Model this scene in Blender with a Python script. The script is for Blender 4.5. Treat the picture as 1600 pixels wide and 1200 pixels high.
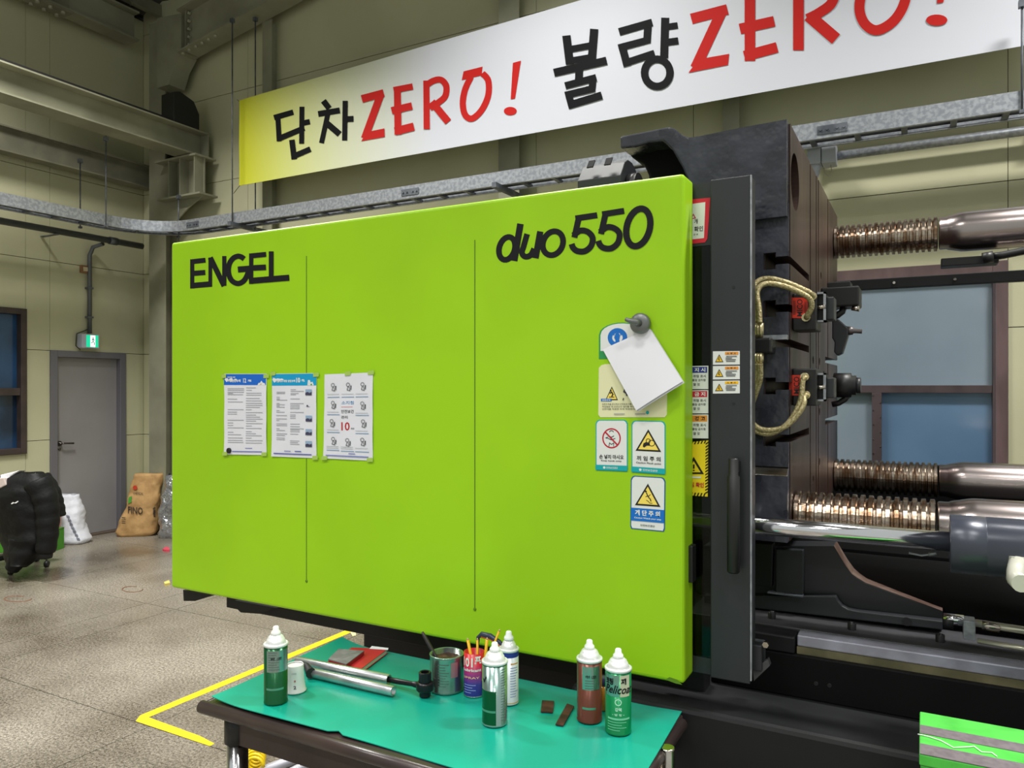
import bpy, bmesh, math, random
from mathutils import Vector, Matrix, noise
random.seed(7)
sc = bpy.context.scene
for o in list(bpy.data.objects): bpy.data.objects.remove(o)
COL = sc.collection
# ------------------------------------------------------------------ camera
YAW = math.atan(1185/2188.0)
CH = 1.65
FWD = Vector((-math.sin(YAW), math.cos(YAW), 0)); RGT = Vector((math.cos(YAW), math.sin(YAW), 0))
cd = bpy.data.cameras.new('camera'); cam = bpy.data.objects.new('camera', cd); COL.objects.link(cam)
cam.location = (0, 0, CH); cam.rotation_euler = (math.pi/2, 0, YAW)
cd.sensor_width = 36; cd.lens = 36*1185/1600.0; cd.shift_y = -0.0025*1; cd.clip_start = 0.02; cd.clip_end = 60
cd.shift_y = 4/1600.0
sc.camera = cam
# ------------------------------------------------------------------ light and exposure
sc.view_settings.view_transform = 'Standard'; sc.view_settings.look = 'None'
sc.view_settings.exposure = 0.14; sc.view_settings.gamma = 1; sc.view_settings.use_curve_mapping = False
w = bpy.data.worlds.new('world'); sc.world = w; w.use_nodes = True
w.node_tree.nodes['Background'].inputs[0].default_value = (0.80, 0.84, 0.78, 1)
w.node_tree.nodes['Background'].inputs[1].default_value = 0.62
def area(x, y, z, sx, sy, e, col=(1, 0.985, 0.94)):
    l = bpy.data.lights.new('hall_lamp', 'AREA'); l.shape = 'RECTANGLE'; l.size = sx; l.size_y = sy
    l.energy = e; l.color = col; l.spread = math.radians(125)
    o = bpy.data.objects.new('hall_lamp', l); COL.objects.link(o); o.location = (x, y, z)
for (x, y, e) in [(-5.6, 2.6, 215), (-4.9, -1.2, 110), (-2.4, 3.6, 110), (-1.4, -0.6, 62), (1.9, 3.4, 190), (1.8, -0.6, 70), (-1.4, -3.6, 80), (1.8, -3.6, 80)]:
    area(x, y, 6.1, 1.3, 0.4, e)

def px(u_, v_, **k):
    """point on the given plane (x=, y= or z=) seen at photograph pixel (u_, v_)"""
    s = (u_-800)/1185.0; v = (604-v_)/1185.0
    d = FWD + RGT*s + Vector((0, 0, v))
    if 'y' in k: t = k['y']/d.y
    elif 'x' in k: t = k['x']/d.x
    else: t = (k['z']-CH)/d.z
    return Vector((d.x*t, d.y*t, CH+d.z*t))

# ------------------------------------------------------------------ materials
def lin(c):
    c /= 255.0
    return c/12.92 if c <= 0.04045 else ((c+0.055)/1.055)**2.4
def L3(c): return (lin(c[0]), lin(c[1]), lin(c[2]), 1)
MATS = {}
def mat(name, c, rough=0.5, metal=0.0, c2=None, scale=5.0, detail=4, lo=0.4, hi=0.62, bump=0.0, bscale=None, bdist=0.01, spec=0.5, emit=0, stretch=None, rvar=0.0, coat=0):
    if name in MATS: return MATS[name]
    m = bpy.data.materials.new(name); m.use_nodes = True; nt = m.node_tree; N = nt.nodes; K = nt.links
    b = N['Principled BSDF']
    b.inputs['Base Color'].default_value = L3(c); b.inputs['Roughness'].default_value = rough
    b.inputs['Metallic'].default_value = metal; b.inputs['Specular IOR Level'].default_value = spec
    if coat: b.inputs['Coat Weight'].default_value = coat; b.inputs['Coat Roughness'].default_value = 0.12
    if emit:
        b.inputs['Emission Color'].default_value = L3(c); b.inputs['Emission Strength'].default_value = emit
    if c2 or bump or rvar:
        tc = N.new('ShaderNodeTexCoord'); mp = N.new('ShaderNodeMapping'); K.new(tc.outputs['Object'], mp.inputs[0])
        if stretch: mp.inputs['Scale'].default_value = stretch
        nz = N.new('ShaderNodeTexNoise'); nz.inputs['Scale'].default_value = scale; nz.inputs['Detail'].default_value = detail
        K.new(mp.outputs[0], nz.inputs['Vector'])
        if c2:
            rp = N.new('ShaderNodeValToRGB'); rp.color_ramp.elements[0].position = lo; rp.color_ramp.elements[1].position = hi
            rp.color_ramp.elements[0].color = L3(c); rp.color_ramp.elements[1].color = L3(c2)
            K.new(nz.outputs['Fac'], rp.inputs[0]); K.new(rp.outputs[0], b.inputs['Base Color'])
        if rvar:
            mr = N.new('ShaderNodeMapRange'); mr.inputs[3].default_value = max(0.02, rough-rvar); mr.inputs[4].default_value = rough+rvar
            mr.inputs[1].default_value = 0.3; mr.inputs[2].default_value = 0.7
            K.new(nz.outputs['Fac'], mr.inputs[0]); K.new(mr.outputs[0], b.inputs['Roughness'])
        if bump:
            n2 = N.new('ShaderNodeTexNoise'); n2.inputs['Scale'].default_value = bscale or scale*3; n2.inputs['Detail'].default_value = 3
            K.new(mp.outputs[0], n2.inputs['Vector'])
            bp = N.new('ShaderNodeBump'); bp.inputs['Strength'].default_value = bump; bp.inputs['Distance'].default_value = bdist
            K.new(n2.outputs['Fac'], bp.inputs['Height']); K.new(bp.outputs[0], b.inputs['Normal'])
    MATS[name] = m
    return m
def ink(c):
    return mat('ink_%d_%d_%d' % tuple(c), c, 0.55)

def floor_mat():
    m = bpy.data.materials.new('terrazzo'); m.use_nodes = True; nt = m.node_tree; N = nt.nodes; K = nt.links; b = N['Principled BSDF']
    g = N.new('ShaderNodeNewGeometry')
    def nz(sc_, det, a, ca, bb, cb):
        n = N.new('ShaderNodeTexNoise'); n.inputs['Scale'].default_value = sc_; n.inputs['Detail'].default_value = det
        K.new(g.outputs['Position'], n.inputs['Vector'])
        r = N.new('ShaderNodeValToRGB'); r.color_ramp.elements[0].position = a; r.color_ramp.elements[1].position = bb
        r.color_ramp.elements[0].color = L3(ca); r.color_ramp.elements[1].color = L3(cb); K.new(n.outputs['Fac'], r.inputs[0]); return n, r
    n1, r1 = nz(75, 3, 0.34, (112, 106, 98), 0.64, (176, 170, 158))
    n2, r2 = nz(1.1, 4, 0.32, (168, 160, 150), 0.62, (248, 246, 242))
    n3, r3 = nz(190, 2, 0.33, (120, 112, 104), 0.5, (255, 255, 255))
    mx = N.new('ShaderNodeMixRGB'); mx.blend_type = 'MULTIPLY'; mx.inputs[0].default_value = 1; K.new(r1.outputs[0], mx.inputs[1]); K.new(r2.outputs[0], mx.inputs[2])
    my = N.new('ShaderNodeMixRGB'); my.blend_type = 'MULTIPLY'; my.inputs[0].default_value = 1; K.new(mx.outputs[0], my.inputs[1]); K.new(r3.outputs[0], my.inputs[2])
    K.new(my.outputs[0], b.inputs['Base Color'])
    mr = N.new('ShaderNodeMapRange'); mr.inputs[1].default_value = 0.3; mr.inputs[2].default_value = 0.7; mr.inputs[3].default_value = 0.2; mr.inputs[4].default_value = 0.42
    K.new(n2.outputs['Fac'], mr.inputs[0]); K.new(mr.outputs[0], b.inputs['Roughness'])
    return m
def glass_mat(name, tint, mix, rough=0.03):
    m = bpy.data.materials.new(name); m.use_nodes = True; nt = m.node_tree; N = nt.nodes; K = nt.links
    out = N['Material Output']; N.remove(N['Principled BSDF'])
    tr = N.new('ShaderNodeBsdfTransparent'); tr.inputs[0].default_value = L3(tint)
    gl = N.new('ShaderNodeBsdfGlossy'); gl.inputs['Roughness'].default_value = rough
    fr = N.new('ShaderNodeLayerWeight'); fr.inputs['Blend'].default_value = mix
    mx = N.new('ShaderNodeMixShader'); K.new(fr.outputs['Fresnel'], mx.inputs[0]); K.new(tr.outputs[0], mx.inputs[1]); K.new(gl.outputs[0], mx.inputs[2])
    K.new(mx.outputs[0], out.inputs[0]); return m

FLOOR = floor_mat()
WALL = mat('wall_paint', (192, 190, 158), 0.62, c2=(182, 180, 148), scale=0.9, bump=0.12, bscale=60, bdist=0.004)
JOINT = mat('wall_joint', (84, 80, 62), 0.9)
STEEL = mat('painted_steel', (146, 145, 124), 0.5, c2=(128, 127, 108), scale=2.2)
STEELD = mat('painted_steel_dusty', (132, 130, 110), 0.55, c2=(112, 110, 94), scale=3)
DECK = mat('roof_deck', (84, 84, 78), 0.7, c2=(62, 60, 56), scale=3)
GALV = mat('galvanised', (146, 150, 158), 0.42, 0.55, c2=(172, 176, 182), scale=38, lo=0.42, hi=0.6, bump=0.1, bscale=30)
GALVD = mat('galvanised_dull', (112, 116, 124), 0.5, 0.5, c2=(84, 88, 96), scale=9)
CABLE = mat('cable_black', (26, 27, 32), 0.5)
LIME = mat('lime_paint', (162, 214, 30), 0.4, c2=(155, 205, 27), scale=1.6, spec=0.25, bump=0.05, bscale=6, bdist=0.01)
SEAM = mat('seam_dark_green', (92, 130, 14), 0.6)  # darker door green for seam lines, rivets and the scuff
INKD = mat('decal_black', (20, 20, 26), 0.6, spec=0.25)
DKMET = mat('dark_enamel', (40, 42, 46), 0.42, c2=(36, 38, 42), scale=3)
DKCAST = mat('cast_black', (42, 44, 54), 0.3, c2=(56, 58, 70), scale=9, bump=0.6, bscale=13, bdist=0.013, spec=0.55, rvar=0.08)
DKSMO = mat('machine_black', (19, 20, 22), 0.5, c2=(24, 25, 27), scale=3, spec=0.35)
DKVOID = mat('machine_inner_shade', (8, 8, 9), 0.75, spec=0.2)  # black deepened in colour to hold the shade inside the machine
RUST = mat('machined_brown', (84, 62, 56), 0.38, 0.45, c2=(58, 44, 40), scale=3, detail=6, stretch=(1, 1, 0.25), rvar=0.08)
STEELB = mat('bright_steel', (206, 200, 192), 0.2, 1.0, c2=(180, 168, 156), scale=9)
THREAD = mat('threaded_steel', (190, 178, 164), 0.24, 1.0, c2=(132, 104, 80), scale=16, stretch=(3, 1, 1))
BAR = mat('tie_bar_steel', (168, 158, 156), 0.26, 1.0)
CHROME = mat('chrome', (226, 226, 232), 0.13, 1.0)
CYL = mat('cylinder_slate', (68, 72, 84), 0.3, 0.2, c2=(60, 64, 76), scale=4)
RAILM = mat('ground_rail', (172, 174, 190), 0.35, 0.3, c2=(150, 150, 164), scale=12)
RAILD = mat('grey_plate', (86, 86, 90), 0.42, 0.4, c2=(70, 70, 74), scale=6)
GOLD = mat('oily_brass', (134, 126, 98), 0.35, 0.3, c2=(92, 90, 66), scale=6)
HOSE = mat('braided_hose', (190, 178, 136), 0.35, 0.5, c2=(150, 136, 92), scale=160, bump=0.4, bscale=200)
BRASS = mat('hose_ferrule', (206, 192, 150), 0.3, 0.8)
DOORG = mat('door_grey', (142, 139, 140), 0.45, c2=(136, 133, 134), scale=2)
FRAMEG = mat('door_frame_grey', (104, 102, 108), 0.45)
WOODF = mat('window_frame_brown', (66, 54, 52), 0.5, c2=(54, 44, 42), scale=6)
WOODP = mat('window_frame_mauve', (100, 80, 80), 0.5, c2=(84, 66, 66), scale=8, stretch=(1, 1, .3))
TEAL = mat('teal_mat', (12, 156, 134), 0.3, c2=(18, 143, 124), scale=3.5, spec=0.5)
TABLE = mat('table_enamel', (60, 48, 46), 0.3, c2=(48, 39, 38), scale=5)
BLACK = mat('black_plastic', (22, 22, 24), 0.45)
WHITE = mat('white_paper', (236, 236, 244), 0.65)
WHITEP = mat('white_plastic', (236, 236, 234), 0.35)
YEL = mat('yellow_tape', (232, 204, 22), 0.5, c2=(214, 184, 20), scale=14)
GREYP = mat('grey_plastic', (172, 176, 186), 0.45)

# ------------------------------------------------------------------ mesh builder
WO = {}
class MB:
    def __init__(s): s.v = []; s.f = []; s.sm = []
    def add(s, vs, fs, smooth=False):
        n = len(s.v); s.v += [Vector(p) for p in vs]; s.f += [tuple(i+n for i in f) for f in fs]; s.sm += [smooth]*len(fs); return s
    def box(s, a, b, c=None, r=None):
        x0, x1 = sorted((a[0], b[0])); y0, y1 = sorted((a[1], b[1])); z0, z1 = sorted((a[2], b[2]))
        vs = [Vector(p) for p in [(x0,y0,z0),(x1,y0,z0),(x1,y1,z0),(x0,y1,z0),(x0,y0,z1),(x1,y0,z1),(x1,y1,z1),(x0,y1,z1)]]
        if r is not None:
            ctr = sum(vs, Vector())/8; vs = [r @ (v-ctr) + ctr for v in vs]
        return s.add(vs, [(0,3,2,1),(4,5,6,7),(0,1,5,4),(1,2,6,5),(2,3,7,6),(3,0,4,7)])
    def prism(s, pts, vec):
        pts = [Vector(p) for p in pts]; vec = Vector(vec); n = len(pts)
        nr = Vector()
        for i in range(n): nr += pts[i].cross(pts[(i+1) % n])
        if nr.dot(vec) > 0: pts = pts[::-1]
        vs = pts + [p+vec for p in pts]
        fs = [tuple(range(n)), tuple(range(2*n-1, n-1, -1))] + [(i, i+n, (i+1) % n+n, (i+1) % n) for i in range(n)]
        return s.add(vs, fs)
    def tube(s, path, r, seg=10, caps=True, closed=False):
        path = [Vector(p) for p in path]; n = len(path); rs = r if isinstance(r, (list, tuple)) else [r]*n
        tg = []
        for i in range(n):
            a = path[(i-1) % n] if (i > 0 or closed) else path[i]; b = path[(i+1) % n] if (i < n-1 or closed) else path[i]
            tg.append((b-a).normalized())
        up = Vector((0,0,1)) if abs(tg[0].z) < 0.9 else Vector((1,0,0))
        u = tg[0].cross(up).normalized(); vs = []
        for i in range(n):
            u = (u - tg[i]*u.dot(tg[i])).normalized(); v = tg[i].cross(u)
            for k in range(seg):
                a = 2*math.pi*k/seg; vs.append(path[i] + (u*math.cos(a)+v*math.sin(a))*rs[i])
        fs = []
        for i in range(n if closed else n-1):
            j = (i+1) % n
            for k in range(seg): fs.append((i*seg+k, i*seg+(k+1) % seg, j*seg+(k+1) % seg, j*seg+k))
        s.add(vs, fs, True)
        if caps and not closed:
            m = len(s.v)-len(vs)
            s.f.append(tuple(m+k for k in range(seg))[::-1]); s.sm.append(False)
            s.f.append(tuple(m+(n-1)*seg+k for k in range(seg))); s.sm.append(False)
        return s
    def lathe(s, o, prof, axis=(0,0,1), seg=24, a0=0, a1=2*math.pi, ref=None, smooth=True, caps=True):
        """prof: list of (radius, height)"""
        o = Vector(o); ax = Vector(axis).normalized()
        u = Vector(ref) if ref is not None else (Vector((1,0,0)) if abs(ax.x) < 0.9 else Vector((0,0,1)))
        u = (u-ax*u.dot(ax)).normalized(); v = ax.cross(u)
        full = abs(a1-a0-2*math.pi) < 1e-5; m = seg if full else seg+1
        vs = []
        for (r, h) in prof:
            for k in range(m):
                a = a0+(a1-a0)*k/seg; vs.append(o+ax*h+(u*math.cos(a)+v*math.sin(a))*r)
        fs = []
        for i in range(len(prof)-1):
            for k in range(seg):
                k2 = (k+1) % m; fs.append((i*m+k, i*m+k2, (i+1)*m+k2, (i+1)*m+k))
        n0 = len(s.v); s.add(vs, fs, smooth)
        if full and caps:
            if prof[0][0] > 1e-5: s.f.append(tuple(n0+k for k in range(m))[::-1]); s.sm.append(False)
            if prof[-1][0] > 1e-5: s.f.append(tuple(n0+(len(prof)-1)*m+k for k in range(m))); s.sm.append(False)
        return s
    def grid(s, fn, nu, nv, th=None, smooth=True):
        """fn(u,v) -> point; th: thickness vector for a closed sheet"""
        vs = [Vector(fn(i/nu, j/nv)) for j in range(nv+1) for i in range(nu+1)]
        W = nu+1; fs = [(j*W+i, j*W+i+1, (j+1)*W+i+1, (j+1)*W+i) for j in range(nv) for i in range(nu)]
        if th is None: return s.add(vs, fs, smooth)
        th = Vector(th); n = len(vs)
        s.add(vs, fs, smooth); s.add([p+th for p in vs], [f[::-1] for f in fs], smooth)
        vs2 = vs+[p+th for p in vs]; fs2 = []
        bd = [i for i in range(W)]+[j*W+nu for j in range(1, nv+1)]+[nv*W+i for i in range(nu-1, -1, -1)]+[j*W for j in range(nv-1, 0, -1)]
        for a, b in zip(bd, bd[1:]+bd[:1]): fs2.append((b, a, a+n, b+n))
        use = sorted({i for f in fs2 for i in f}); ix = {i: k for k, i in enumerate(use)}
        return s.add([vs2[i] for i in use], [tuple(ix[i] for i in f) for f in fs2], False)
    def bounds(s):
        xs = [p.x for p in s.v]; ys = [p.y for p in s.v]; zs = [p.z for p in s.v]
        return min(xs), max(xs), min(ys), max(ys), min(zs), max(zs)

def obj(name, mb, m, parent=None, bev=0, label=None, cat=None, group=None, kind=None, seg=2, sub=0):
    me = bpy.data.meshes.new(name)
    if parent is None:
        b = mb.bounds(); org = Vector(((b[0]+b[1])/2, (b[2]+b[3])/2, b[4]))
    else: org = WO[parent.name]
    me.from_pydata([v-org for v in mb.v], [], mb.f); me.update()
    for p, sm in zip(me.polygons, mb.sm): p.use_smooth = sm
    me.materials.append(m)
    o = bpy.data.objects.new(name, me); COL.objects.link(o)
    if parent is None: o.location = org
    else: o.parent = parent
    WO[o.name] = org
    if bev:
        md = o.modifiers.new('bevel', 'BEVEL'); md.width = bev; md.segments = seg; md.limit_method = 'ANGLE'; md.angle_limit = 0.6
    if sub:
        md = o.modifiers.new('sub', 'SUBSURF'); md.levels = sub; md.render_levels = sub
    tag(o, label, cat, group, kind)
    return o
def tag(o, label=None, cat=None, group=None, kind=None):
    if label: o['label'] = label
    if cat: o['category'] = cat
    if group: o['group'] = group
    if kind: o['kind'] = kind
    return o
def thing(name, loc, label=None, cat=None, group=None, kind=None):
    o = bpy.data.objects.new(name, None); COL.objects.link(o); o.location = loc; o.empty_display_size = 0.1
    WO[o.name] = Vector(loc); return tag(o, label, cat, group, kind)
def copy_tree(o, parent=None):
    c = o.copy(); COL.objects.link(c); WO[c.name] = WO[o.name].copy()
    if parent: c.parent = parent
    for ch in [q for q in bpy.data.objects if q.parent == o]: copy_tree(ch, c)
    return c
def cut(o, cutters):
    """subtract the cutter meshes (MB in world coordinates) for real, then drop them"""
    org = WO[o.name]; tmp = []
    for cmb in cutters:
        me = bpy.data.meshes.new('c'); me.from_pydata([v-org for v in cmb.v], [], cmb.f); me.update()
        bmm = bmesh.new(); bmm.from_mesh(me); bmesh.ops.recalc_face_normals(bmm, faces=bmm.faces); bmm.to_mesh(me); bmm.free()
        c = bpy.data.objects.new('c', me); COL.objects.link(c)
        if o.parent: c.location = o.parent.location
        else: c.location = o.location
        md = o.modifiers.new('b', 'BOOLEAN'); md.operation = 'DIFFERENCE'; md.object = c; md.solver = 'EXACT'; tmp.append(c)
    bpy.context.view_layer.update(); dg = bpy.context.evaluated_depsgraph_get()
    nm = bpy.data.meshes.new_from_object(o.evaluated_get(dg)); o.modifiers.clear(); o.data = nm
    for c in tmp: bpy.data.objects.remove(c)
    return o
def ribbon(pts, w, closed=False):
    """flat stroke in 2D: returns list of quads (each 4 2D points)"""
    P = [Vector(p) for p in pts]; n = len(P)
    ws = w if isinstance(w, (list, tuple)) else [w]*n; Lp = []; Rp = []
    for i in range(n):
        a = P[(i-1) % n] if (i > 0 or closed) else P[i]; b = P[(i+1) % n] if (i < n-1 or closed) else P[i]
        if (i > 0 or closed) and (i < n-1 or closed):
            d1 = (P[i]-a).normalized(); d2 = (b-P[i]).normalized(); d = (d1+d2)
            d = d.normalized() if d.length > 1e-6 else d1
            nn = Vector((-d.y, d.x)); k = min(2.0, 1/max(0.3, nn.dot(Vector((-d1.y, d1.x)))))
        else:
            d = (b-a).normalized(); nn = Vector((-d.y, d.x)); k = 1
        Lp.append(P[i]+nn*ws[i]/2*k); Rp.append(P[i]-nn*ws[i]/2*k)
    q = []
    for i in range(n if closed else n-1):
        j = (i+1) % n; q.append([Lp[i], Lp[j], Rp[j], Rp[i]])
    return q
def smooth2(pts, n=6, closed=False):
    P = [Vector(p) for p in pts]; m = len(P); out = []
    rng = range(m if closed else m-1)
    for i in rng:
        if closed: p0, p1, p2, p3 = P[(i-1) % m], P[i], P[(i+1) % m], P[(i+2) % m]
        else: p0, p1, p2, p3 = P[max(i-1, 0)], P[i], P[i+1], P[min(i+2, m-1)]
        for k in range(n):
            t = k/n; out.append(0.5*((2*p1)+(p2-p0)*t+(2*p0-5*p1+4*p2-p3)*t*t+(3*p1-p0-3*p2+p3)*t**3))
    if not closed: out.append(P[-1])
    return out
def ell(cx, cy, rx, ry, n=28, sh=0.0, a0=0, a1=360):
    full = abs(a1-a0) >= 360; out = []
    for i in range(n if full else n+1):
        a = math.radians(a0+(a1-a0)*i/n); x = rx*math.cos(a); y = ry*math.sin(a); out.append((cx+x-sh*y, cy+y))
    return out
_tc = {}
def text_mesh(s, bold=0.0, shear=0.0):
    k = (s, bold, shear)
    if k in _tc: return _tc[k]
    c = bpy.data.curves.new('t', 'FONT'); c.body = s; c.offset = bold; c.resolution_u = 2; c.shear = shear
    o = bpy.data.objects.new('t', c); COL.objects.link(o); dg = bpy.context.evaluated_depsgraph_get()
    me = bpy.data.meshes.new_from_object(o.evaluated_get(dg))
    vs = [(v.co.x, v.co.y) for v in me.vertices]; fs = [tuple(p.vertices) for p in me.polygons]
    bpy.data.objects.remove(o); bpy.data.curves.remove(c); bpy.data.meshes.remove(me)
    if vs:
        x0 = min(v[0] for v in vs); x1 = max(v[0] for v in vs); y0 = min(v[1] for v in vs); y1 = max(v[1] for v in vs)
        vs = [((v[0]-x0)/(x1-x0+1e-9), (v[1]-y0)/(y1-y0+1e-9)) for v in vs]
    _tc[k] = (vs, fs); return _tc[k]

class Decal:
    """printed sheet on a surface: corner points (TL, TR, BR, BL) in the world; u to the right, v downwards"""
    def __init__(s, c, nrm, name, m, label=None, cat=None, parent=None, th=0.0012, group=None, outline=None, wav=0.0):
        s.c = [Vector(p) for p in c]; s.n = Vector(nrm).normalized(); s.th = th; s.lay = th; s.parts = {}; s.wav = wav
        mb = MB()
        if outline is None and not wav: outline = [(0,0),(1,0),(1,1),(0,1)]
        if wav: mb.grid(lambda u, v: s.at(u, v, 0), 10, 14, s.n*th)
        else: mb.prism([s.at(u, v, 0) for u, v in outline], s.n*th)
        s.o = obj(name, mb, m, parent, label=label, cat=cat, group=group)
    def at(s, u, v, l):
        a = s.c[0].lerp(s.c[1], u); b = s.c[3].lerp(s.c[2], u); p = a.lerp(b, v)
        if s.wav: l += s.wav*(0.5+0.5*math.sin(u*7+v*5)*math.cos(v*9-u*3))
        return p+s.n*l
    def mb(s, part, m):
        if part not in s.parts: s.parts[part] = (MB(), m, len(s.parts))
        p = s.parts[part]; return p[0], s.th+0.0003+0.0003*p[2]
    def poly(s, part, m, pts):
        mb, l = s.mb(part, m); mb.prism([s.at(u, v, l-0.0003) for u, v in pts], s.n*0.0003); return s
    def rect(s, part, m, u0, v0, u1, v1):
        if s.wav:
            mb, l = s.mb(part, m); mb.grid(lambda u, v: s.at(u0+(u1-u0)*u, v0+(v1-v0)*v, l), max(1, int((u1-u0)*10)), max(1, int((v1-v0)*14))); return s
        return s.poly(part, m, [(u0,v0),(u1,v0),(u1,v1),(u0,v1)])
    def stroke(s, part, m, pts, w, closed=False, asp=None):
        """w in v-units; asp = width/height of the sheet"""
        asp = asp or ((s.c[1]-s.c[0]).length/(s.c[3]-s.c[0]).length)
        mb, l = s.mb(part, m)
        for q in ribbon([(u*asp, v) for u, v in pts], w, closed):
            mb.add([s.at(p.x/asp, p.y, l) for p in q], [(0,1,2,3)])
        return s
    def text(s, part, m, t, u0, v0, u1, v1, bold=0.02, shear=0):
        vs, fs = text_mesh(t, bold, shear); mb, l = s.mb(part, m)
        mb.add([s.at(u0+(u1-u0)*a, v1+(v0-v1)*b, l) for a, b in vs], fs); return s
    def done(s):
        for k, (mb, m, i) in s.parts.items():
            if mb.v: obj(k, mb, m, s.o, kind='stuff' if k in ('tape','printed_text','line_drawing','caption_rule','caption_text','notice_text','label_text','sticker_text') else None)
        return s.o
RND = [(0.10,0),(0.9,0),(0.96,0.02),(1,0.07),(1,0.95),(0.97,1),(0.03,1),(0,0.95),(0,0.07),(0.04,0.02)]

# ================================================================== SETTING
XW, YW = -8.075, 5.79
fl = thing('floor', (0, 0, 0), kind='structure')
obj('floor_bed', MB().box((-8.3,-5.2,-0.12), (5.2,6.0,-0.012)), mat('floor_joint_filler', (70, 62, 54), 0.9), fl)
xs = [-8.075,-6.5,-5.2,-4.87,-3.3,-1.9,-0.5,0.9,2.3,3.7,5.1]; ys = [-5.1,-3.0,-1.65,-0.3,1.05,2.4,3.75,5.1,5.79]
for i in range(len(xs)-1):
    for j in range(len(ys)-1):
        g = 0.0022; obj('floor_slab', MB().box((xs[i]+g, ys[j]+g, -0.02), (xs[i+1]-g, ys[j+1]-g, 0)), FLOOR, fl)
zj = [0, 0.15, 1.09, 2.03, 2.97, 3.9, 4.84, 5.78]
# left wall: horizontal panels, openings for the window (y 3.1..4.44, z .97..2.45) and the door
wl = thing('wall_left', (XW, 0, 0), kind='structure')
obj('wall_core', MB().box((XW-0.25,-5.1,0), (XW-0.09,5.9,6.0)), JOINT, wl)
DY0, DY1, DZ = 4.70, 5.553, 2.034
WY0, WY1, WZ0, WZ1 = 3.05, 4.455, 0.965, 2.443
zw = zj[:-1]+[5.95]
def lpanel(y0, y1, z0, z1):
    if y1-y0 > .02 and z1-z0 > .02: obj('wall_panel', MB().box((XW-0.12, y0+.002, z0+.003), (XW, y1-.002, z1-.003)), WALL, wl)
for i in range(len(zw)-1):
    z0, z1 = zw[i], zw[i+1]; lpanel(-5.1, -1.0, z0, z1); lpanel(-1.0, WY0, z0, z1)
    lo, hi = max(z0, min(z1, WZ0)), min(z1, max(z0, WZ1))
    if z1 <= WZ0 or z0 >= WZ1: lpanel(WY0, WY1, z0, z1)
    else:
        if z0 < WZ0: lpanel(WY0, WY1, z0, WZ0)
        if z1 > WZ1: lpanel(WY0, WY1, WZ1, z1)
    lpanel(WY1, DY0, z0, z1)
    if z0 >= DZ-0.01: lpanel(DY0, YW, z0, z1)
    else: lpanel(DY1, YW, z0, min(z1, 9))
# back wall
wb = thing('wall_back', (0, YW, 0), kind='structure')
obj('wall_core', MB().box((XW-.1, YW+0.09, 0), (5.1, YW+0.25, 8.0)), JOINT, wb)
BX0, BX1 = -1.55, px(1575, 600, y=YW).x
BZ0, BZ1 = 0.95, 2.46
zb = zj+[6.72, 7.66]
xb = [XW, -6.35, -2.9, BX0, BX1, 3.2, 5.1]
for i in range(len(zb)-1):
    for k in range(len(xb)-1):
        z0, z1 = zb[i], zb[i+1]
        def bp(z0, z1):
            if z1-z0 > .02: obj('wall_panel', MB().box((xb[k]+.002, YW, z0+.003), (xb[k+1]-.002, YW+0.12, z1-.003)), WALL, wb)
        if k == 3 and z0 < BZ1 and z1 > BZ0:
            if z0 < BZ0: bp(z0, BZ0)
            if z1 > BZ1: bp(BZ1, z1)
        else: bp(z0, z1)
# ceiling: sloped ribbed deck on purlins
ce = thing('ceiling', (0, 0, 6.0), kind='structure')
rz = lambda x: 6.02+0.165*(x+8.075)
mb = MB(); n = 120
prof = []
for i in range(n+1):
    x = -8.3+13.4*i/n; prof.append((x, rz(x)+(0.035 if i % 2 else 0.0)))
for i in range(n):
    (x0, z0), (x1, z1) = prof[i], prof[i+1]
    mb.add([(x0,-5.2,z0),(x1,-5.2,z1),(x1,6.0,z1),(x0,6.0,z0)], [(0,3,2,1)])
obj('roof_deck', mb, DECK, ce)
for x in [-7.75,-6.75,-5.6,-4.4,-3.2,-2,-.8,.4,1.6,2.8,4]:
    z = rz(x)-0.01; obj('purlin', MB().box((x-.004,-5.2,z-.16), (x+.004,5.9,z)).box((x-.004,-5.2,z-.164), (x+.06,5.9,z-.158)), STEELD, ce)

# window_1 on left wall
w1 = thing('window_1', (XW, (WY0+WY1)/2, WZ0), kind='structure')
f = MB(); t = .06
f.box((XW-.1,WY0,WZ0),(XW+.03,WY0+t,WZ1)); f.box((XW-.1,WY1-t,WZ0),(XW+.03,WY1,WZ1))
f.box((XW-.1,WY0+t,WZ0),(XW+.03,WY1-t,WZ0+t)); f.box((XW-.1,WY0+t,WZ1-t),(XW+.03,WY1-t,WZ1))
obj('window_frame', f, WOODF, w1, bev=.004)
obj('window_rail', MB().box((XW-.08,WY0+t,1.56),(XW+.02,WY1-t,1.635)), WOODF, w1, bev=.003)
NIGHT = mat('dusk_glass', (42, 78, 118), 0.16, c2=(22, 40, 62), scale=1.3, emit=0)
PANE2 = mat('film_glass', (166, 174, 182), 0.14, c2=(156, 165, 174), scale=1.4, spec=.8)
PANE3 = mat('film_glass_blue', (122, 148, 176), 0.12, c2=(112, 138, 168), scale=1.4, spec=.8)
obj('window_pane', MB().box((XW-.06,WY0+t,1.635),(XW-.05,WY1-t,WZ1-t)), NIGHT, w1)
obj('window_pane', MB().box((XW-.06,WY0+t,WZ0+t),(XW-.05,WY1-t,1.56)), NIGHT, w1)
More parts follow.
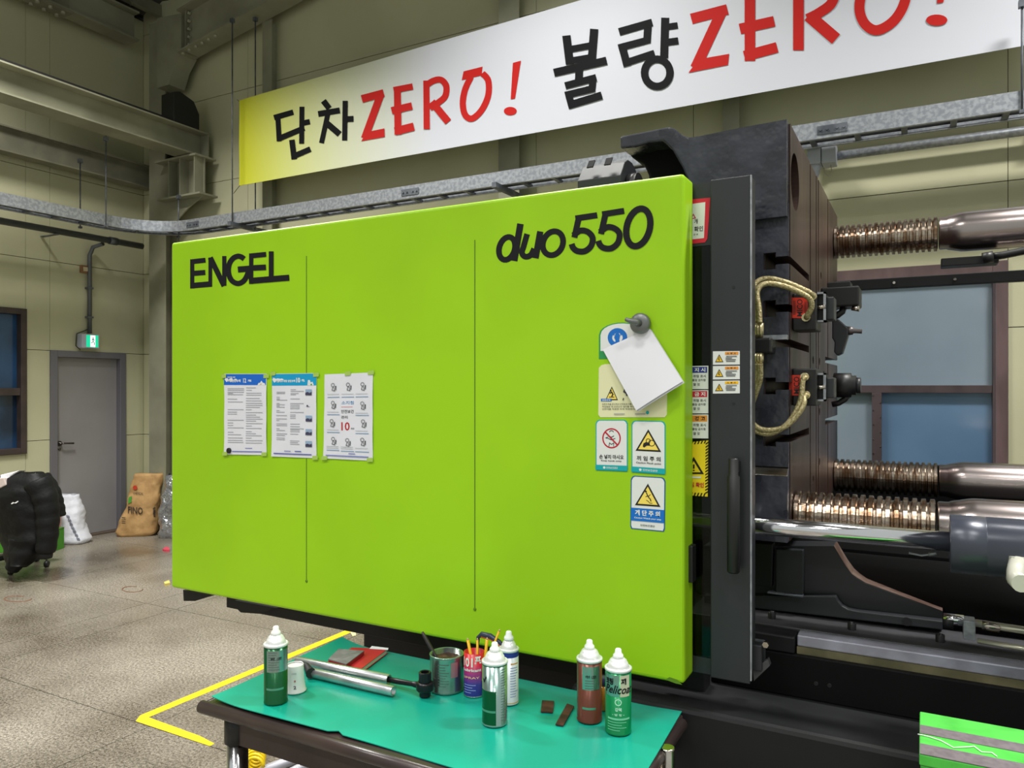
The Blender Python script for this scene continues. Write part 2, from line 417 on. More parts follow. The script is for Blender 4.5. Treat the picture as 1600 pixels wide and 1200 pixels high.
# window_2 on back wall
w2 = thing('window_2', ((BX0+BX1)/2, YW, BZ0), kind='structure')
f = MB(); t = .085
f.box((BX0,YW-.02,BZ0),(BX0+t,YW+.09,BZ1)); f.box((BX1-t,YW-.02,BZ0),(BX1,YW+.09,BZ1))
f.box((BX0+t,YW-.02,BZ0),(BX1-t,YW+.09,BZ0+t)); f.box((BX0+t,YW-.02,BZ1-t),(BX1-t,YW+.09,BZ1))
obj('window_frame', f, WOODP, w2, bev=.003)
xm = px(1370, 650, y=YW).x; zt0 = px(1450, 614, y=YW).z; zt1 = px(1450, 602, y=YW).z
obj('window_rail', MB().box((BX0+t,YW-.012,zt0),(BX1-t,YW+.08,zt1)), WOODP, w2, bev=.002)
obj('window_mullion', MB().box((xm-.03,YW-.016,BZ0+t),(xm+.03,YW+.08,zt0)), WOODP, w2, bev=.002)
obj('window_pane', MB().box((BX0+t,YW+.03,zt1),(BX1-t,YW+.04,BZ1-t)), PANE2, w2)
obj('window_pane', MB().box((BX0+t,YW+.03,BZ0+t),(xm-.03,YW+.04,zt0)), PANE2, w2)
obj('window_pane', MB().box((xm+.03,YW+.03,BZ0+t),(BX1-t,YW+.04,zt0)), PANE3, w2)
b_ = MB()
for k in range(9): b_.lathe((xm+(.025 if k % 2 else -.02), YW-.016, zt0-.02-.05*k), [(.006,0),(.004,.004)], (0,-1,0), 8)
obj('rivet', b_, STEELB, w2, kind='stuff')
# door_1
d1 = thing('door_1', (XW, (DY0+DY1)/2, 0), kind='structure')
f = MB(); t = .07
f.box((XW-.11,DY0,0),(XW+.025,DY0+t,DZ)); f.box((XW-.11,DY1-t,0),(XW+.025,DY1,DZ)); f.box((XW-.11,DY0+t,DZ-t),(XW+.025,DY1-t,DZ))
obj('door_frame', f, FRAMEG, d1, bev=.004)
leaf = obj('door_leaf', MB().box((XW-.085,DY0+t,0.02),(XW-.045,DY1-t,DZ-t)), DOORG, d1, bev=.003)
obj('door_threshold', MB().box((XW-.1,DY0+t,0),(XW+.02,DY1-t,.018)), mat('threshold_brown', (92,78,66), .6), d1)
hz = px(92, 693, x=XW-.045).z; hy = DY0+t+.055
hb = obj('door_handle', MB().lathe((XW-.045,hy,hz),[(.028,0),(.028,.008),(.012,.012),(.012,.05)],(1,0,0),20).tube([(XW+.0,hy,hz),(XW+.005,hy+.02,hz+.002),(XW+.003,hy+.13,hz-.004)],.0095,10), mat('handle_metal',(96,90,86),.3,.9), leaf)
obj('lock_cylinder', MB().lathe((XW-.045,hy,hz-.06),[(.015,0),(.015,.008),(.006,.009)],(1,0,0),16), mat('handle_metal',(96,90,86),.3,.9), leaf)

# ================================================================== STRUCTURAL STEEL
BOLT = mat('bolt_paint', (160,158,138), .5)
cc = thing('steel_column', (-7.57, 5.68, 0), 'tall olive grey steel column in the far room corner carrying the crane beam', 'column')
obj('front_flange', MB().box((-7.71,5.60,0),(-7.44,5.615,5.75)), STEEL, cc)
obj('rear_flange', MB().box((-7.71,5.765,0),(-7.44,5.78,5.75)), STEEL, cc)
obj('web', MB().box((-7.581,5.615,0),(-7.569,5.765,5.75)), STEEL, cc)
for z in [5.05, 4.3, 4.12, 3.72]: obj('stiffener', MB().box((-7.70,5.616,z),(-7.45,5.764,z+.014)), STEEL, cc)
br = MB().prism([(-7.44,5.60,4.11),(-6.80,5.60,4.11),(-6.80,5.60,3.72),(-7.06,5.60,3.60),(-7.44,5.60,3.36)], (0,.014,0))
bo = obj('crane_bracket', br, STEEL, cc)
obj('bracket_flange', MB().box((-7.44,5.47,4.11),(-6.78,5.74,4.13)), STEEL, bo)
obj('bracket_flange', MB().box((-7.44,5.49,3.70),(-6.74,5.73,3.72)), STEEL, bo)
for x in (-7.24,-7.06,-6.83): obj('bracket_rib', MB().box((x,5.49,3.72),(x+.014,5.60,4.11)), STEEL, bo)
# knee of column
kn = MB().prism([(-7.44,5.50,5.72),(-7.44,5.50,4.95),(-7.24,5.50,4.95),(-7.16,5.50,5.12),(-7.04,5.50,5.25),(-7.04,5.50,5.68)], (0,.2,0))
obj('knee_plate', kn, STEEL, cc)
# crane girder
cg = thing('crane_runway_beam', (-7.05, 1.0, 4.14), 'deep pale steel crane runway beam high along the left wall', 'beam')
y1 = 5.70
obj('web', MB().box((-6.99,-5,4.155),(-6.976,y1,4.40)), STEEL, cg)
obj('top_flange', MB().box((-7.12,-5,4.40),(-6.86,y1,4.415)), STEEL, cg)
obj('bottom_flange', MB().box((-7.12,-5,4.14),(-6.86,y1,4.155)), STEEL, cg)
obj('end_plate', MB().box((-7.12,y1,4.14),(-6.86,y1+.014,4.415)), STEEL, cg)
obj('crane_rail', MB().box((-7.02,-5,4.415),(-6.96,5.5,4.475)), mat('rail_black',(28,27,26),.6), cg)
sb = MB().prism([(-7.1,5.30,4.415),(-7.1,5.62,4.415),(-7.1,5.62,4.60),(-7.1,5.55,4.72),(-7.1,5.38,4.77),(-7.1,5.30,4.74)], (.2,0,0))
obj('end_stop', sb, mat('rail_black',(28,27,26),.6), cg, bev=.006)
# lower wall beam
lb = thing('wall_beam', (-7.95, 1, 3.94), 'painted steel wall beam below the crane beam on the left wall', 'beam')
obj('web', MB().box((-7.92,-5,3.96),(-7.9,5.78,4.18)), STEELD, lb)
obj('bottom_flange', MB().box((-8.0,-5,3.94),(-7.84,5.78,3.955)), STEELD, lb)
obj('top_flange', MB().box((-8.0,-5,4.18),(-7.84,5.78,4.195)), STEELD, lb)
# eaves beam
eb = thing('eaves_beam', (-7.85, 1, 5.53), 'bolted steel eaves beam under the roof edge above the left wall', 'beam')
obj('web', MB().box((-7.85,-5,5.55),(-7.83,5.5,5.84)), STEEL, eb)
obj('bottom_flange', MB().box((-7.95,-5,5.53),(-7.74,5.5,5.55)), STEEL, eb)
obj('top_flange', MB().box((-7.95,-5,5.84),(-7.74,5.5,5.86)), STEEL, eb)
sp = obj('splice_plate', MB().box((-7.83,3.95,5.58),(-7.818,4.75,5.81)).box((-7.94,3.95,5.515),(-7.75,4.75,5.53)), STEELD, eb)
for k in range(6):
    for xx in (-7.9,-7.79): obj('bolt', MB().lathe((xx, 4.02+.13*k, 5.515),[(.02,-.022),(.02,0)],(0,0,1),6,smooth=False), BOLT, sp)
# rafter on back wall
ra = thing('rafter', (-3, 5.5, 5.3), 'sloping bolted steel roof rafter rising over the back wall', 'beam')
def rb(x): return 5.25+.165*(x+7.04)
xa, xe = -7.04, 5.0
obj('web', MB().prism([(xa,5.54,rb(xa)),(xe,5.54,rb(xe)),(xe,5.54,rb(xe)+.43),(xa,5.54,rb(xa)+.43)], (0,.014,0)), STEEL, ra)
obj('bottom_flange', MB().prism([(xa,5.44,rb(xa)),(xe,5.44,rb(xe)),(xe,5.44,rb(xe)-.015),(xa,5.44,rb(xa)-.015)], (0,.22,0)), STEEL, ra)
obj('top_flange', MB().prism([(xa,5.44,rb(xa)+.43),(xe,5.44,rb(xe)+.43),(xe,5.44,rb(xe)+.445),(xa,5.44,rb(xa)+.445)], (0,.22,0)), STEEL, ra)
sp = obj('end_plate', MB().box((-6.98,5.50,5.24),(-6.96,5.66,5.72)), STEELD, ra)
for k in range(5):
    obj('bolt', MB().lathe((-6.93,5.52,5.32+.085*k),[(.016,0),(.016,.02)],(0,-1,0),6,smooth=False), BOLT, sp)
for k in range(6):
    x = -7.0+.1*k; obj('bolt', MB().lathe((x,5.49,rb(x)-.015),[(.016,0),(.016,-.02)],(0,0,1),6,smooth=False), BOLT, sp)
# slim wall posts
for i, (xp, wd, lab) in enumerate([(px(424,600,y=5.72).x, .13, 'slim painted steel wall post under the left end of the banner'), (px(800,600,y=5.72).x, .2, 'wide painted wall post behind the middle of the banner'), (px(1145,600,y=5.72).x, .12, 'slim painted wall post behind the black platen')]):
    p = thing('wall_post', (xp, 5.72, 0), lab, 'post')
    ztop = rb(xp)-.016
    obj('front_flange', MB().box((xp-wd/2,5.66,0),(xp+wd/2,5.672,ztop)), STEEL, p)
    obj('web', MB().box((xp-.006,5.672,0),(xp+.006,5.787,ztop)), STEEL, p)
# roof brace rods
for a, b, lab in [((-7.6,5.3,5.82),(-6.3,3.4,5.92),'thin roof brace rod crossing the ceiling corner nearest the column')]:
    obj('brace_rod', MB().tube([a,b],.012,8), STEELD, label=lab, cat='rod')

# ================================================================== BANNER
YB = 5.42
zb0 = px(377,289,y=YB).z
def bx(p): return px(p,300,y=YB).x
X0 = bx(373); X1 = px(1700,0,y=YB).x
ztl = px(372,157,y=YB).z; ztm = px(905,0,y=YB).z; xtm = bx(905)
def btop(x):
    k = (x-X0)/(xtm-X0); return ztl+(ztm-ztl)*(k if k < 1 else 1+.35*(k-1))
def bfn(u, v):
    x = X0+(X1-X0)*u; z = zb0+(btop(x)-zb0)*v
    w_ = .003*math.exp(-u*9)*math.sin(v*9+u*40) + .0015*math.sin(u*23+v*3)
    return (x, YB+.006+w_, z)
bm = bpy.data.materials.new('banner_cloth'); bm.use_nodes = True; nt = bm.node_tree
tc = nt.nodes.new('ShaderNodeTexCoord'); sx = nt.nodes.new('ShaderNodeSeparateXYZ'); rp = nt.nodes.new('ShaderNodeValToRGB')
nt.links.new(tc.outputs['Generated'], sx.inputs[0]); nt.links.new(sx.outputs[0], rp.inputs[0]); nt.links.new(rp.outputs[0], nt.nodes['Principled BSDF'].inputs['Base Color'])
el = rp.color_ramp.elements; el[0].position = 0; el[0].color = L3((198,200,20)); el[1].position = .34; el[1].color = L3((212,214,224))
e = el.new(.02); e.color = L3((200,202,52)); e = el.new(.07); e.color = L3((204,208,104)); e = el.new(.18); e.color = L3((208,212,172))
nt.nodes['Principled BSDF'].inputs['Roughness'].default_value = .6
ban = thing('wall_banner', ((X0+X1)/2, YB, zb0), 'long white banner with a yellow left end and black and red slogan', 'banner')
obj('banner_cloth', MB().grid(bfn, 60, 10, (0,.004,0)), bm, ban)
def strokes(name, m, org, k, items, y, parent, th=.0007):
    """items: ('r', pts, w) ribbon, ('c', pts, w) closed ribbon, ('p', pts) polygon; given on a zoomed crop (origin, scale)"""
    mb = MB()
    P = lambda p: px(org[0]+p[0]/k, org[1]+p[1]/k, y=y)
    for i, it in enumerate(items):
        d = Vector((0,-th-i*.0001,0))
        if it[0] == 'p': mb.add([P(p)+d for p in it[1]][::-1], [tuple(range(len(it[1])))])
        else:
            for j, q in enumerate(ribbon(it[1], it[2], it[0] == 'c')): mb.add([P(p)+d for p in q], [(0,1,2,3)])
    return obj(name, mb, m, parent)
BK = mat('banner_black', (10,10,14), .7, spec=.2); RD = mat('banner_red', (196,34,30), .7, spec=.2)
YT = YB+.002
O4 = (400,100); K4 = 3.478; O5 = (860,0); K5 = 2.162
strokes('lettering', BK, O4, K4, [('r',[(98,292),(203,262)],30),('r',[(118,275),(126,420)],27),('r',[(118,408),(262,348)],30),('r',[(250,232),(248,433)],27),('r',[(250,322),(293,314)],30),('r',[(195,412),(208,518)],30),('r',[(196,505),(296,462)],30)], YT, ban)
strokes('lettering', BK, O4, K4, [('r',[(366,200),(398,242)],32),('r',[(338,272),(455,252)],32),('r',[(394,255),(378,330),(356,430)],27),('r',[(380,318),(455,382)],34),('r',[(485,200),(482,416)],28),('r',[(484,300),(530,298)],32)], YT, ban)
strokes('lettering', RD, O4, K4, [('r',[(575,190),(694,158)],42),('r',[(676,170),(590,405)],40),('p',[(572,420),(700,396),(698,350),(600,370)])], YT, ban)
strokes('lettering', RD, O4, K4, [('r',[(768,125),(772,384)],38),('r',[(748,142),(852,122)],34),('r',[(737,254),(848,228)],40),('r',[(755,366),(858,340)],44)], YT, ban)
strokes('lettering', RD, O4, K4, [('r',[(926,90),(928,354)],34),('r',smooth2([(922,118),(962,92),(1005,86),(1034,120),(1028,175),(990,210),(945,240)]),34),('r',[(955,205),(1045,315)],40)], YT, ban)
strokes('lettering', RD, O4, K4, [('p',[(1128,40),(1232,14),(1226,62),(1118,88)]),('r',smooth2([(1168,70),(1136,140),(1124,215),(1138,278),(1176,296),(1228,248),(1262,170),(1262,90),(1230,50)]),34)], YT, ban)
strokes('lettering', RD, O4, K4, [('p',[(1396,-6),(1440,-18),(1408,188),(1384,192)]),('p',ell(1382,256,35,23))], YT, ban)
strokes('lettering', BK, O5, K5, [('r',[(54,120),(66,218)],28),('r',[(148,98),(140,200)],28),('r',[(58,168),(145,152)],22),('r',[(55,208),(145,192)],22),('r',[(12,246),(190,205)],27),('r',[(98,225),(96,270)],26),('r',[(50,290),(155,262)],24),('r',[(144,262),(140,306)],24),('r',[(50,322),(150,298)],24),('r',[(60,312),(74,365)],24),('r',[(62,356),(174,322)],26)], YT, ban)
strokes('lettering', BK, O5, K5, [('r',[(232,108),(344,76)],26),('r',[(330,82),(326,142)],26),('r',[(230,162),(336,134)],24),('r',[(243,158),(260,224)],26),('r',[(250,214),(352,180)],24),('r',[(388,60),(384,196)],27),('r',[(390,92),(430,86)],22),('r',[(388,144),(432,138)],24),('c',ell(361,246,43,46),25)], YT, ban)
strokes('lettering', RD, O5, K5, [('r',[(476,64),(598,32)],36),('r',[(580,36),(490,230)],36),('p',[(466,246),(600,220),(604,182),(500,200)])], YT, ban)
strokes('lettering', RD, O5, K5, [('r',[(674,-40),(674,206)],36),('r',[(655,-30),(756,-55)],34),('r',[(640,98),(756,72)],36),('r',[(655,190),(766,160)],36)], YT, ban)
strokes('lettering', RD, O5, K5, [('r',[(838,-75),(838,170)],36),('r',smooth2([(834,-50),(880,-85),(930,-80),(962,-45),(950,10),(905,45),(868,64)]),34),('r',[(872,52),(965,132)],42)], YT, ban)
strokes('lettering', RD, O5, K5, [('p',[(1055,-112),(1160,-142),(1155,-100),(1045,-70)]),('r',smooth2([(1100,-95),(1056,-30),(1044,30),(1062,80),(1104,102),(1160,70),(1196,10),(1204,-60),(1180,-110)]),34)], YT, ban)
strokes('lettering', RD, O5, K5, [('p',[(1310,-170),(1352,-182),(1328,8),(1306,12)]),('p',ell(1305,68,36,19))], YT, ban)
for q_ in ([(X0,YB+.02,ztl-.01),(X0-.25,YB+.2,ztl+.12)],[(X0,YB+.02,zb0+.01),(X0-.3,YB+.2,zb0-.0)]): obj('banner_rope', MB().tube(q_,.003,6), CABLE, ban)
# ================================================================== CABLE TRAY, RODS, CONDUITS
TZ = 3.375
ct = thing('cable_tray', (-2, 5.3, TZ-.12), 'galvanised cable ladder tray turning the room corner behind the green door', 'cable tray')
def tray_path(off, r=.5):
    X = -7.19-off; Y = 5.3+off; rr = r+off; cx, cy = -7.19+r, 5.3-r
    pts = [(X,-5.0)]
    for k in range(9):
        a = math.pi-k/8*math.pi/2; pts.append((cx+rr*math.cos(a), cy+rr*math.sin(a)))
    pts.append((5.0, Y)); return pts
def wallstrip(path, w, z0, z1):
    mb = MB(); P2 = [Vector(p) for p in path]
    for i in range(len(P2)-1):
        for q in ribbon([P2[i],P2[i+1]], w): mb.prism([(p.x,p.y,z0) for p in q], (0,0,z1-z0))
    return mb
for off in (0, .2):
    r_ = obj('side_rail', wallstrip(tray_path(off), .004, TZ-.11, TZ), GALV, ct)
    o2 = off+(.012 if off == 0 else -.012)
    obj('rail_lip', wallstrip(tray_path(o2), .024, TZ-.004, TZ), GALV, r_)
    obj('rail_lip', wallstrip(tray_path(o2), .024, TZ-.11, TZ-.106), GALV, r_)
for k in range(36):
    y = -4.6+.27*k
    if y < 4.75: obj('rung', MB().box((-7.39,y,TZ-.105),(-7.19,y+.035,TZ-.085)), GALVD, ct)
for k in range(44):
    x = -6.6+.27*k
    if x < 4.9: obj('rung', MB().box((x,5.3,TZ-.105),(x+.035,5.5,TZ-.085)), GALVD, ct)
for a in (30,60):
    a = math.radians(180-a); cx, cy = -6.69, 4.8
    obj('rung', MB().tube([(cx+.5*math.cos(a),cy+.5*math.sin(a),TZ-.095),(cx+.7*math.cos(a),cy+.7*math.sin(a),TZ-.095)],.014,6), GALVD, ct)
sj = MB()
for xx in (px(640,300,y=5.29).x, px(300,345,y=5.29).x, px(1300,190,y=5.29).x):
    sj.box((xx-.09,5.292,TZ-.085),(xx+.09,5.297,TZ-.03))
    for q in (-.07,-.03,.03,.07): sj.lathe((xx+q,5.292,TZ-.057),[(.009,0),(.009,.01)],(0,-1,0),6,smooth=False)
obj('splice_plate', sj, GALVD, ct)
for i, (off, r) in enumerate([(.03,.012),(.065,.01),(.1,.013),(.135,.01),(.168,.012)]):
    p3 = [Vector((p[0],p[1],TZ-.085+r)) for p in tray_path(off)]
    obj('electric_cable', MB().tube(p3, r, 8), CABLE if i % 2 == 0 else mat('cable_grey',(70,72,80),.5), label=['thickest black cable lying in the cable tray beside the front rail','grey cable in the cable tray next to the front black cable','black cable running down the middle of the cable tray','grey cable in the cable tray right of the middle cable','black cable lying closest to the wall in the cable tray'][i], cat='cable')
rods = [((-7.13,4.70),4.14,'rod hanging from the crane beam to the cable tray corner'),
        ((-7.42,4.62),3.94,'rod hanging from the lower wall beam beside the cable tray'),
        ((-6.98,5.42),3.70,'rod hanging from the column bracket to the cable tray'),
        ((px(363,300,y=5.28).x,5.28),5.3,'long thin rod hanging left of the banner edge'),
        ((px(399,300,y=5.52).x,5.52),5.4,'long thin rod hanging behind the yellow banner end'),
        ((px(1597,150,y=5.28).x,5.28),3.9,'short rod hanging onto the tray at the right photo edge')]
for (xy, zt, lab) in rods:
    zb_ = TZ-.14
    t_ = thing('threaded_rod', (xy[0],xy[1],zb_), lab, 'rod')
    obj('rod', MB().tube([(xy[0],xy[1],zb_),(xy[0],xy[1],zt)],.0065,8), GALVD, t_)
    obj('clamp', MB().box((xy[0]-.018,xy[1]-.018,zt-.05),(xy[0]+.018,xy[1]+.018,zt-.01)).box((xy[0]-.014,xy[1]-.014,zb_),(xy[0]+.014,xy[1]+.014,zb_+.02)), GALVD, t_)
# struts under tray
for xx in (px(395,350,y=5.5).x, px(800,290,y=5.5).x, 1.2):
    obj('tray_support_strut', MB().box((xx-.02,5.2,TZ-.15),(xx+.02,YW,TZ-.11)), GALVD, label={0:'galvanised strut under the cable tray left of the banner',1:'galvanised strut under the cable tray beneath the banner middle',2:'galvanised strut under the cable tray right of the platen'}[[px(395,350,y=5.5).x, px(800,290,y=5.5).x, 1.2].index(xx)], cat='bracket')
zc = 3.25
cl = thing('conduit_pipe', (-7.83,1,zc), 'dark steel conduit pipe running along the left wall under the tray', 'pipe')
obj('pipe', MB().tube([(-7.83,-5,zc),(-7.83,5.60,zc)],.034,14), mat('conduit_dark',(96,100,104),.42,.5), cl)
obj('coupling', MB().lathe((-7.83,5.2,zc),[(.042,0),(.042,.09)],(0,1,0),14), GALVD, cl)
for y in (1,3,4.6): obj('pipe_clamp', MB().box((-8.07,y,zc-.045),(-7.79,y+.03,zc-.035)), GALVD, cl)
cr = thing('conduit_pipe', (1,5.70,zc), 'bright steel conduit pipe along the back wall right of the platen', 'pipe')
xj = px(1306,235,y=5.6).x
obj('pipe', MB().tube([(xj,5.70,zc),(5,5.70,zc)],.03,14), GALV, cr)
for x in (.6,2.4): obj('pipe_clamp', MB().box((x,5.66,zc-.04),(x+.03,5.787,zc+.04)), GALVD, cr)
jb = thing('junction_box', (xj-.1,5.62,zc-.08), 'pale grey plastic junction boxes at the end of the back conduit', 'electrical box')
a = px(1262,228,y=5.6); b = px(1283,256,y=5.6); obj('box', MB().box((a.x,5.56,b.z),(b.x,5.72,a.z)), GREYP, jb, bev=.006)
a = px(1284,226,y=5.6); b = px(1306,254,y=5.6); obj('box', MB().box((a.x,5.57,b.z),(b.x,5.72,a.z)), GREYP, jb, bev=.006)
a = px(1266,256,y=5.6); b = px(1278,285,y=5.6)
obj('cable_gland', MB().lathe(((a.x+b.x)/2,5.63,a.z),[(.04,0),(.04,-.04),(.03,-.05),(.036,-.06),(.02,-.1),(.012,-.16)],(0,0,1),12), GREYP, jb)
lp = [px(x_,y_,y=5.62) for x_, y_ in [(1287,262),(1288,270),(1294,275),(1300,268),(1298,258)]]
obj('wire_loop', MB().tube(lp,.004,6), mat('wire_beige',(170,165,140),.5), jb)
# exit sign and its drop
yd = px(141,500,x=XW+.05).y
dp = thing('conduit_drop', (XW+.04,yd,2.3), 'dark vertical conduit dropping to the green exit sign', 'pipe')
zs1 = px(141,521,x=XW+.04).z
obj('pipe', MB().tube([(XW+.04,yd,zs1),(XW+.04,yd,zc-.16),(XW+.07,yd+.02,zc-.07),(XW+.2,yd+.05,zc-.04)],.022,10), mat('conduit_dark',(96,100,104),.42,.5), dp)
obj('pipe_clip', MB().box((XW,yd-.03,2.72),(XW+.065,yd+.03,2.74)).box((XW,yd-.03,2.4),(XW+.065,yd+.03,2.42)), GALVD, dp)
ya = px(128,530,x=XW+.09).y; yb_ = px(155,530,x=XW+.09).y; za = px(141,544,x=XW+.09).z; zb2 = px(141,522,x=XW+.09).z
es = thing('exit_sign', (XW+.05,(ya+yb_)/2,za), 'small lit green and white running man exit sign above the grey door', 'sign')
obj('housing', MB().box((XW+.005,ya,za),(XW+.09,yb_,zb2)), mat('sign_housing',(176,180,196),.5), es, bev=.004)
gm = mat('sign_green', (20,200,150), .4, emit=.8); wm = mat('sign_white', (235,255,250), .4, emit=1.3)
yl = ya+(yb_-ya)*.25
pnl = obj('lit_panel', MB().box((XW+.09,yl,za+.012),(XW+.093,yb_-.012,zb2-.012)), gm, es)
obj('pictogram', MB().box((XW+.0935,yl+(yb_-yl)*.3,za+.015),(XW+.0945,yl+(yb_-yl)*.68,zb2-.015)), wm, pnl)
ym = yl+(yb_-yl)*.5; zm = (za+zb2)/2
mn = MB().prism([(XW+.0947,ym+.008*math.cos(q*.785),zm+.035+.008*math.sin(q*.785)) for q in range(8)],(.0006,0,0))
for a, b in [((0,.028),(0,-.002)),((0,-.002),(.018,-.02)),((.018,-.02),(.012,-.04)),((0,-.002),(-.012,-.018)),((-.012,-.018),(-.026,-.02)),((0,.022),(.02,.01)),((0,.022),(-.018,.012))]:
    for q in ribbon([(ym+a[0],zm+a[1]),(ym+b[0],zm+b[1])],.008): mn.prism([(XW+.0947,p.x,p.y) for p in q],(.0006,0,0))
obj('running_figure', mn, mat('sign_dark_green',(10,130,96),.5), pnl)
obj('sign_wire', MB().tube([(XW+.03,yd,zs1+.05),(XW+.03,ya-.02,zb2),(XW+.03,ya-.03,za+.02),(XW+.03,ya+.02,za-.02)],.005,6), CABLE, es)
a = px(124,414,x=XW); b = px(138,428,x=XW)
sk = thing('wall_socket', (XW,(a.y+b.y)/2,b.z), 'small beige and brown wall call point beside the vertical conduit', 'switch')
obj('housing', MB().box((XW,a.y,b.z),(XW+.035,b.y,a.z)), mat('socket_brown',(132,98,62),.5), sk, bev=.004)
obj('cover', MB().box((XW+.035,a.y+.02,b.z+.02),(XW+.042,b.y-.02,a.z-.02)), mat('socket_cream',(206,190,160),.5), sk)

# ================================================================== THE MACHINE
YD = 2.12
M = thing('injection_molding_machine', (0.2, 3.1, 0), 'large black injection moulding machine with a lime green sliding guard door and steel tie bars', 'machine')
dl = px(267,600,y=YD).x; dr = px(1069,600,y=YD).x; dz0, dz1 = .805, 2.255
door = obj('guard_door', MB().box((dl,YD,dz0),(dr,YD+.1,dz1)), LIME, M, bev=.012, seg=3)
for (u, va, vb) in [(479,400,908),(742,375,952)]:
    a = px(u,va,y=YD); b = px(u,vb,y=YD)
    obj('door_seam', MB().box((a.x-.0016,YD-.0012,b.z),(a.x+.0016,YD+.001,a.z)), SEAM, door)
    obj('seam_rivet', MB().lathe((a.x,YD,b.z),[(.006,0),(.004,.003)],(0,-1,0),8), SEAM, door)
OE = (270,340); KE = 6.154
strokes('lettering', INKD, OE, KE, [('r',[(188,402),(188,682)],40),('r',[(170,426),(316,410)],48),('r',[(180,538),(314,528)],50),('r',[(170,656),(378,638)],54),('r',[(362,384),(362,664)],36),('r',[(362,384),(495,658)],50),('r',[(497,370),(497,656)],40),
  ('r',smooth2([(688,398),(660,378),(625,372),(582,392),(548,440),(536,505),(548,570),(580,615),(630,634),(680,612),(712,565),(735,505)]),50),('r',[(628,500),(750,490)],58),('r',[(756,345),(756,638)],40),('r',[(738,370),(900,354)],48),('r',[(740,486),(898,478)],54),('r',[(735,610),(1122,578)],58),('r',[(949,325),(949,592)],46)], YD, door)
OD = (760,310); KD = 4.706
strokes('lettering', INKD, OD, KD, [('c',ell(152,368,58,84,30,.16),42),('r',[(251,187),(205,460)],48),
  ('r',smooth2([(300,262),(275,350),(262,400),(285,428),(325,418),(352,370)]),42),('r',[(397,243),(362,440)],46),('c',ell(490,330,74,88,30,.14),42),
  ('r',[(655,148),(816,124)],44),('r',[(682,135),(648,288)],44),('r',smooth2([(640,272),(690,238),(745,246),(782,290),(770,350),(725,388),(672,388),(640,365),(628,335)]),44),
  ('r',[(852,118),(1014,92)],44),('r',[(878,108),(844,262)],44),('r',smooth2([(836,248),(888,212),(945,222),(980,262),(968,326),(922,366),(868,366),(836,342),(824,312)]),44),
  ('c',ell(1118,214,86,138,34,.16),47)], YD, door)
a = px(1072,852,y=YD+.05); b = px(1076,910,y=YD+.05)
obj('door_latch', MB().box((dr-.004,YD+.045,b.z),(dr+.012,YD+.085,a.z)), BLACK, door, bev=.003)
obj('door_scuff', MB().add([px(u,v,y=YD-.0008) for u,v in [(1040,1062),(1046,1058),(1058,1062),(1066,1070),(1056,1068)]],[(0,1,2,3,4)]), SEAM, door)
# rails under and behind the door
r0 = px(368,950,y=2.32).x
obj('door_rail', MB().box((r0,2.27,.705),(dr+.02,2.34,.80)), DKSMO, M, bev=.004)
obj('rail_bracket', MB().prism([px(u,v,y=2.18) for u,v in [(286,922),(330,931),(305,939),(287,939)]],(0,.08,0)), DKSMO, M)
obj('rail_bracket', MB().prism([px(u,v,y=2.24) for u,v in [(367,938),(432,950),(404,959),(376,957),(367,948)]],(0,.07,0)), DKSMO, M)
# base
obj('machine_base', MB().box((-1.95,2.36,0),(1.9,4.3,.70)), DKSMO, M, bev=.01)
pl = obj('base_plinth', MB().box((-.95,2.13,0),(1.9,2.36,.735)), DKSMO, M, bev=.014)
for k, (u, v) in enumerate([(1275,1068),(1296,1071),(1275,1114),(1275,1139),(1296,1143)]):
    p = px(u,v,y=2.36); obj('access_hole', MB().lathe((p.x,2.3601,p.z),[(.006,0),(.006,.0012)],(0,-1,0),10), BLACK, M)
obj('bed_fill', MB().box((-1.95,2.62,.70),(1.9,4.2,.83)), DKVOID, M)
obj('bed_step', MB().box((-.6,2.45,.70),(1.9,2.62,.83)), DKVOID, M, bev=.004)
# ground guide rail + plate on it
obj('guide_rail', MB().box((-.34,2.47,.852),(1.9,2.53,.886)), RAILM, M, bev=.004)
obj('rail_cover_strip', MB().box((-.34,2.466,.83),(1.9,2.53,.8515)), GOLD, M)
sl = obj('slide_plate', MB().box((-.7,2.532,.83),(.44,2.78,.888)), RAILD, M, bev=.003)
obj('slide_plate', MB().box((.446,2.532,.83),(1.9,2.78,.886)), RAILD, M, bev=.003)
for (u, v) in [(1206,966),(1331,983),(1469,1001)]:
    p = px(u,v,z=.888); p.y = 2.60; p.x = px(u,v,y=2.60).x
    bl = obj('cap_screw', MB().lathe((p.x,p.y,.888),[(.0125,0),(.0125,.02),(.0115,.022),(.007,.022),(.007,.012)],(0,0,1),16,caps=False), BLACK, M)
obj('end_stop_block', MB().box((-.50,2.45,.832),(-.345,2.53,.882)), DKSMO, M, bev=.004)
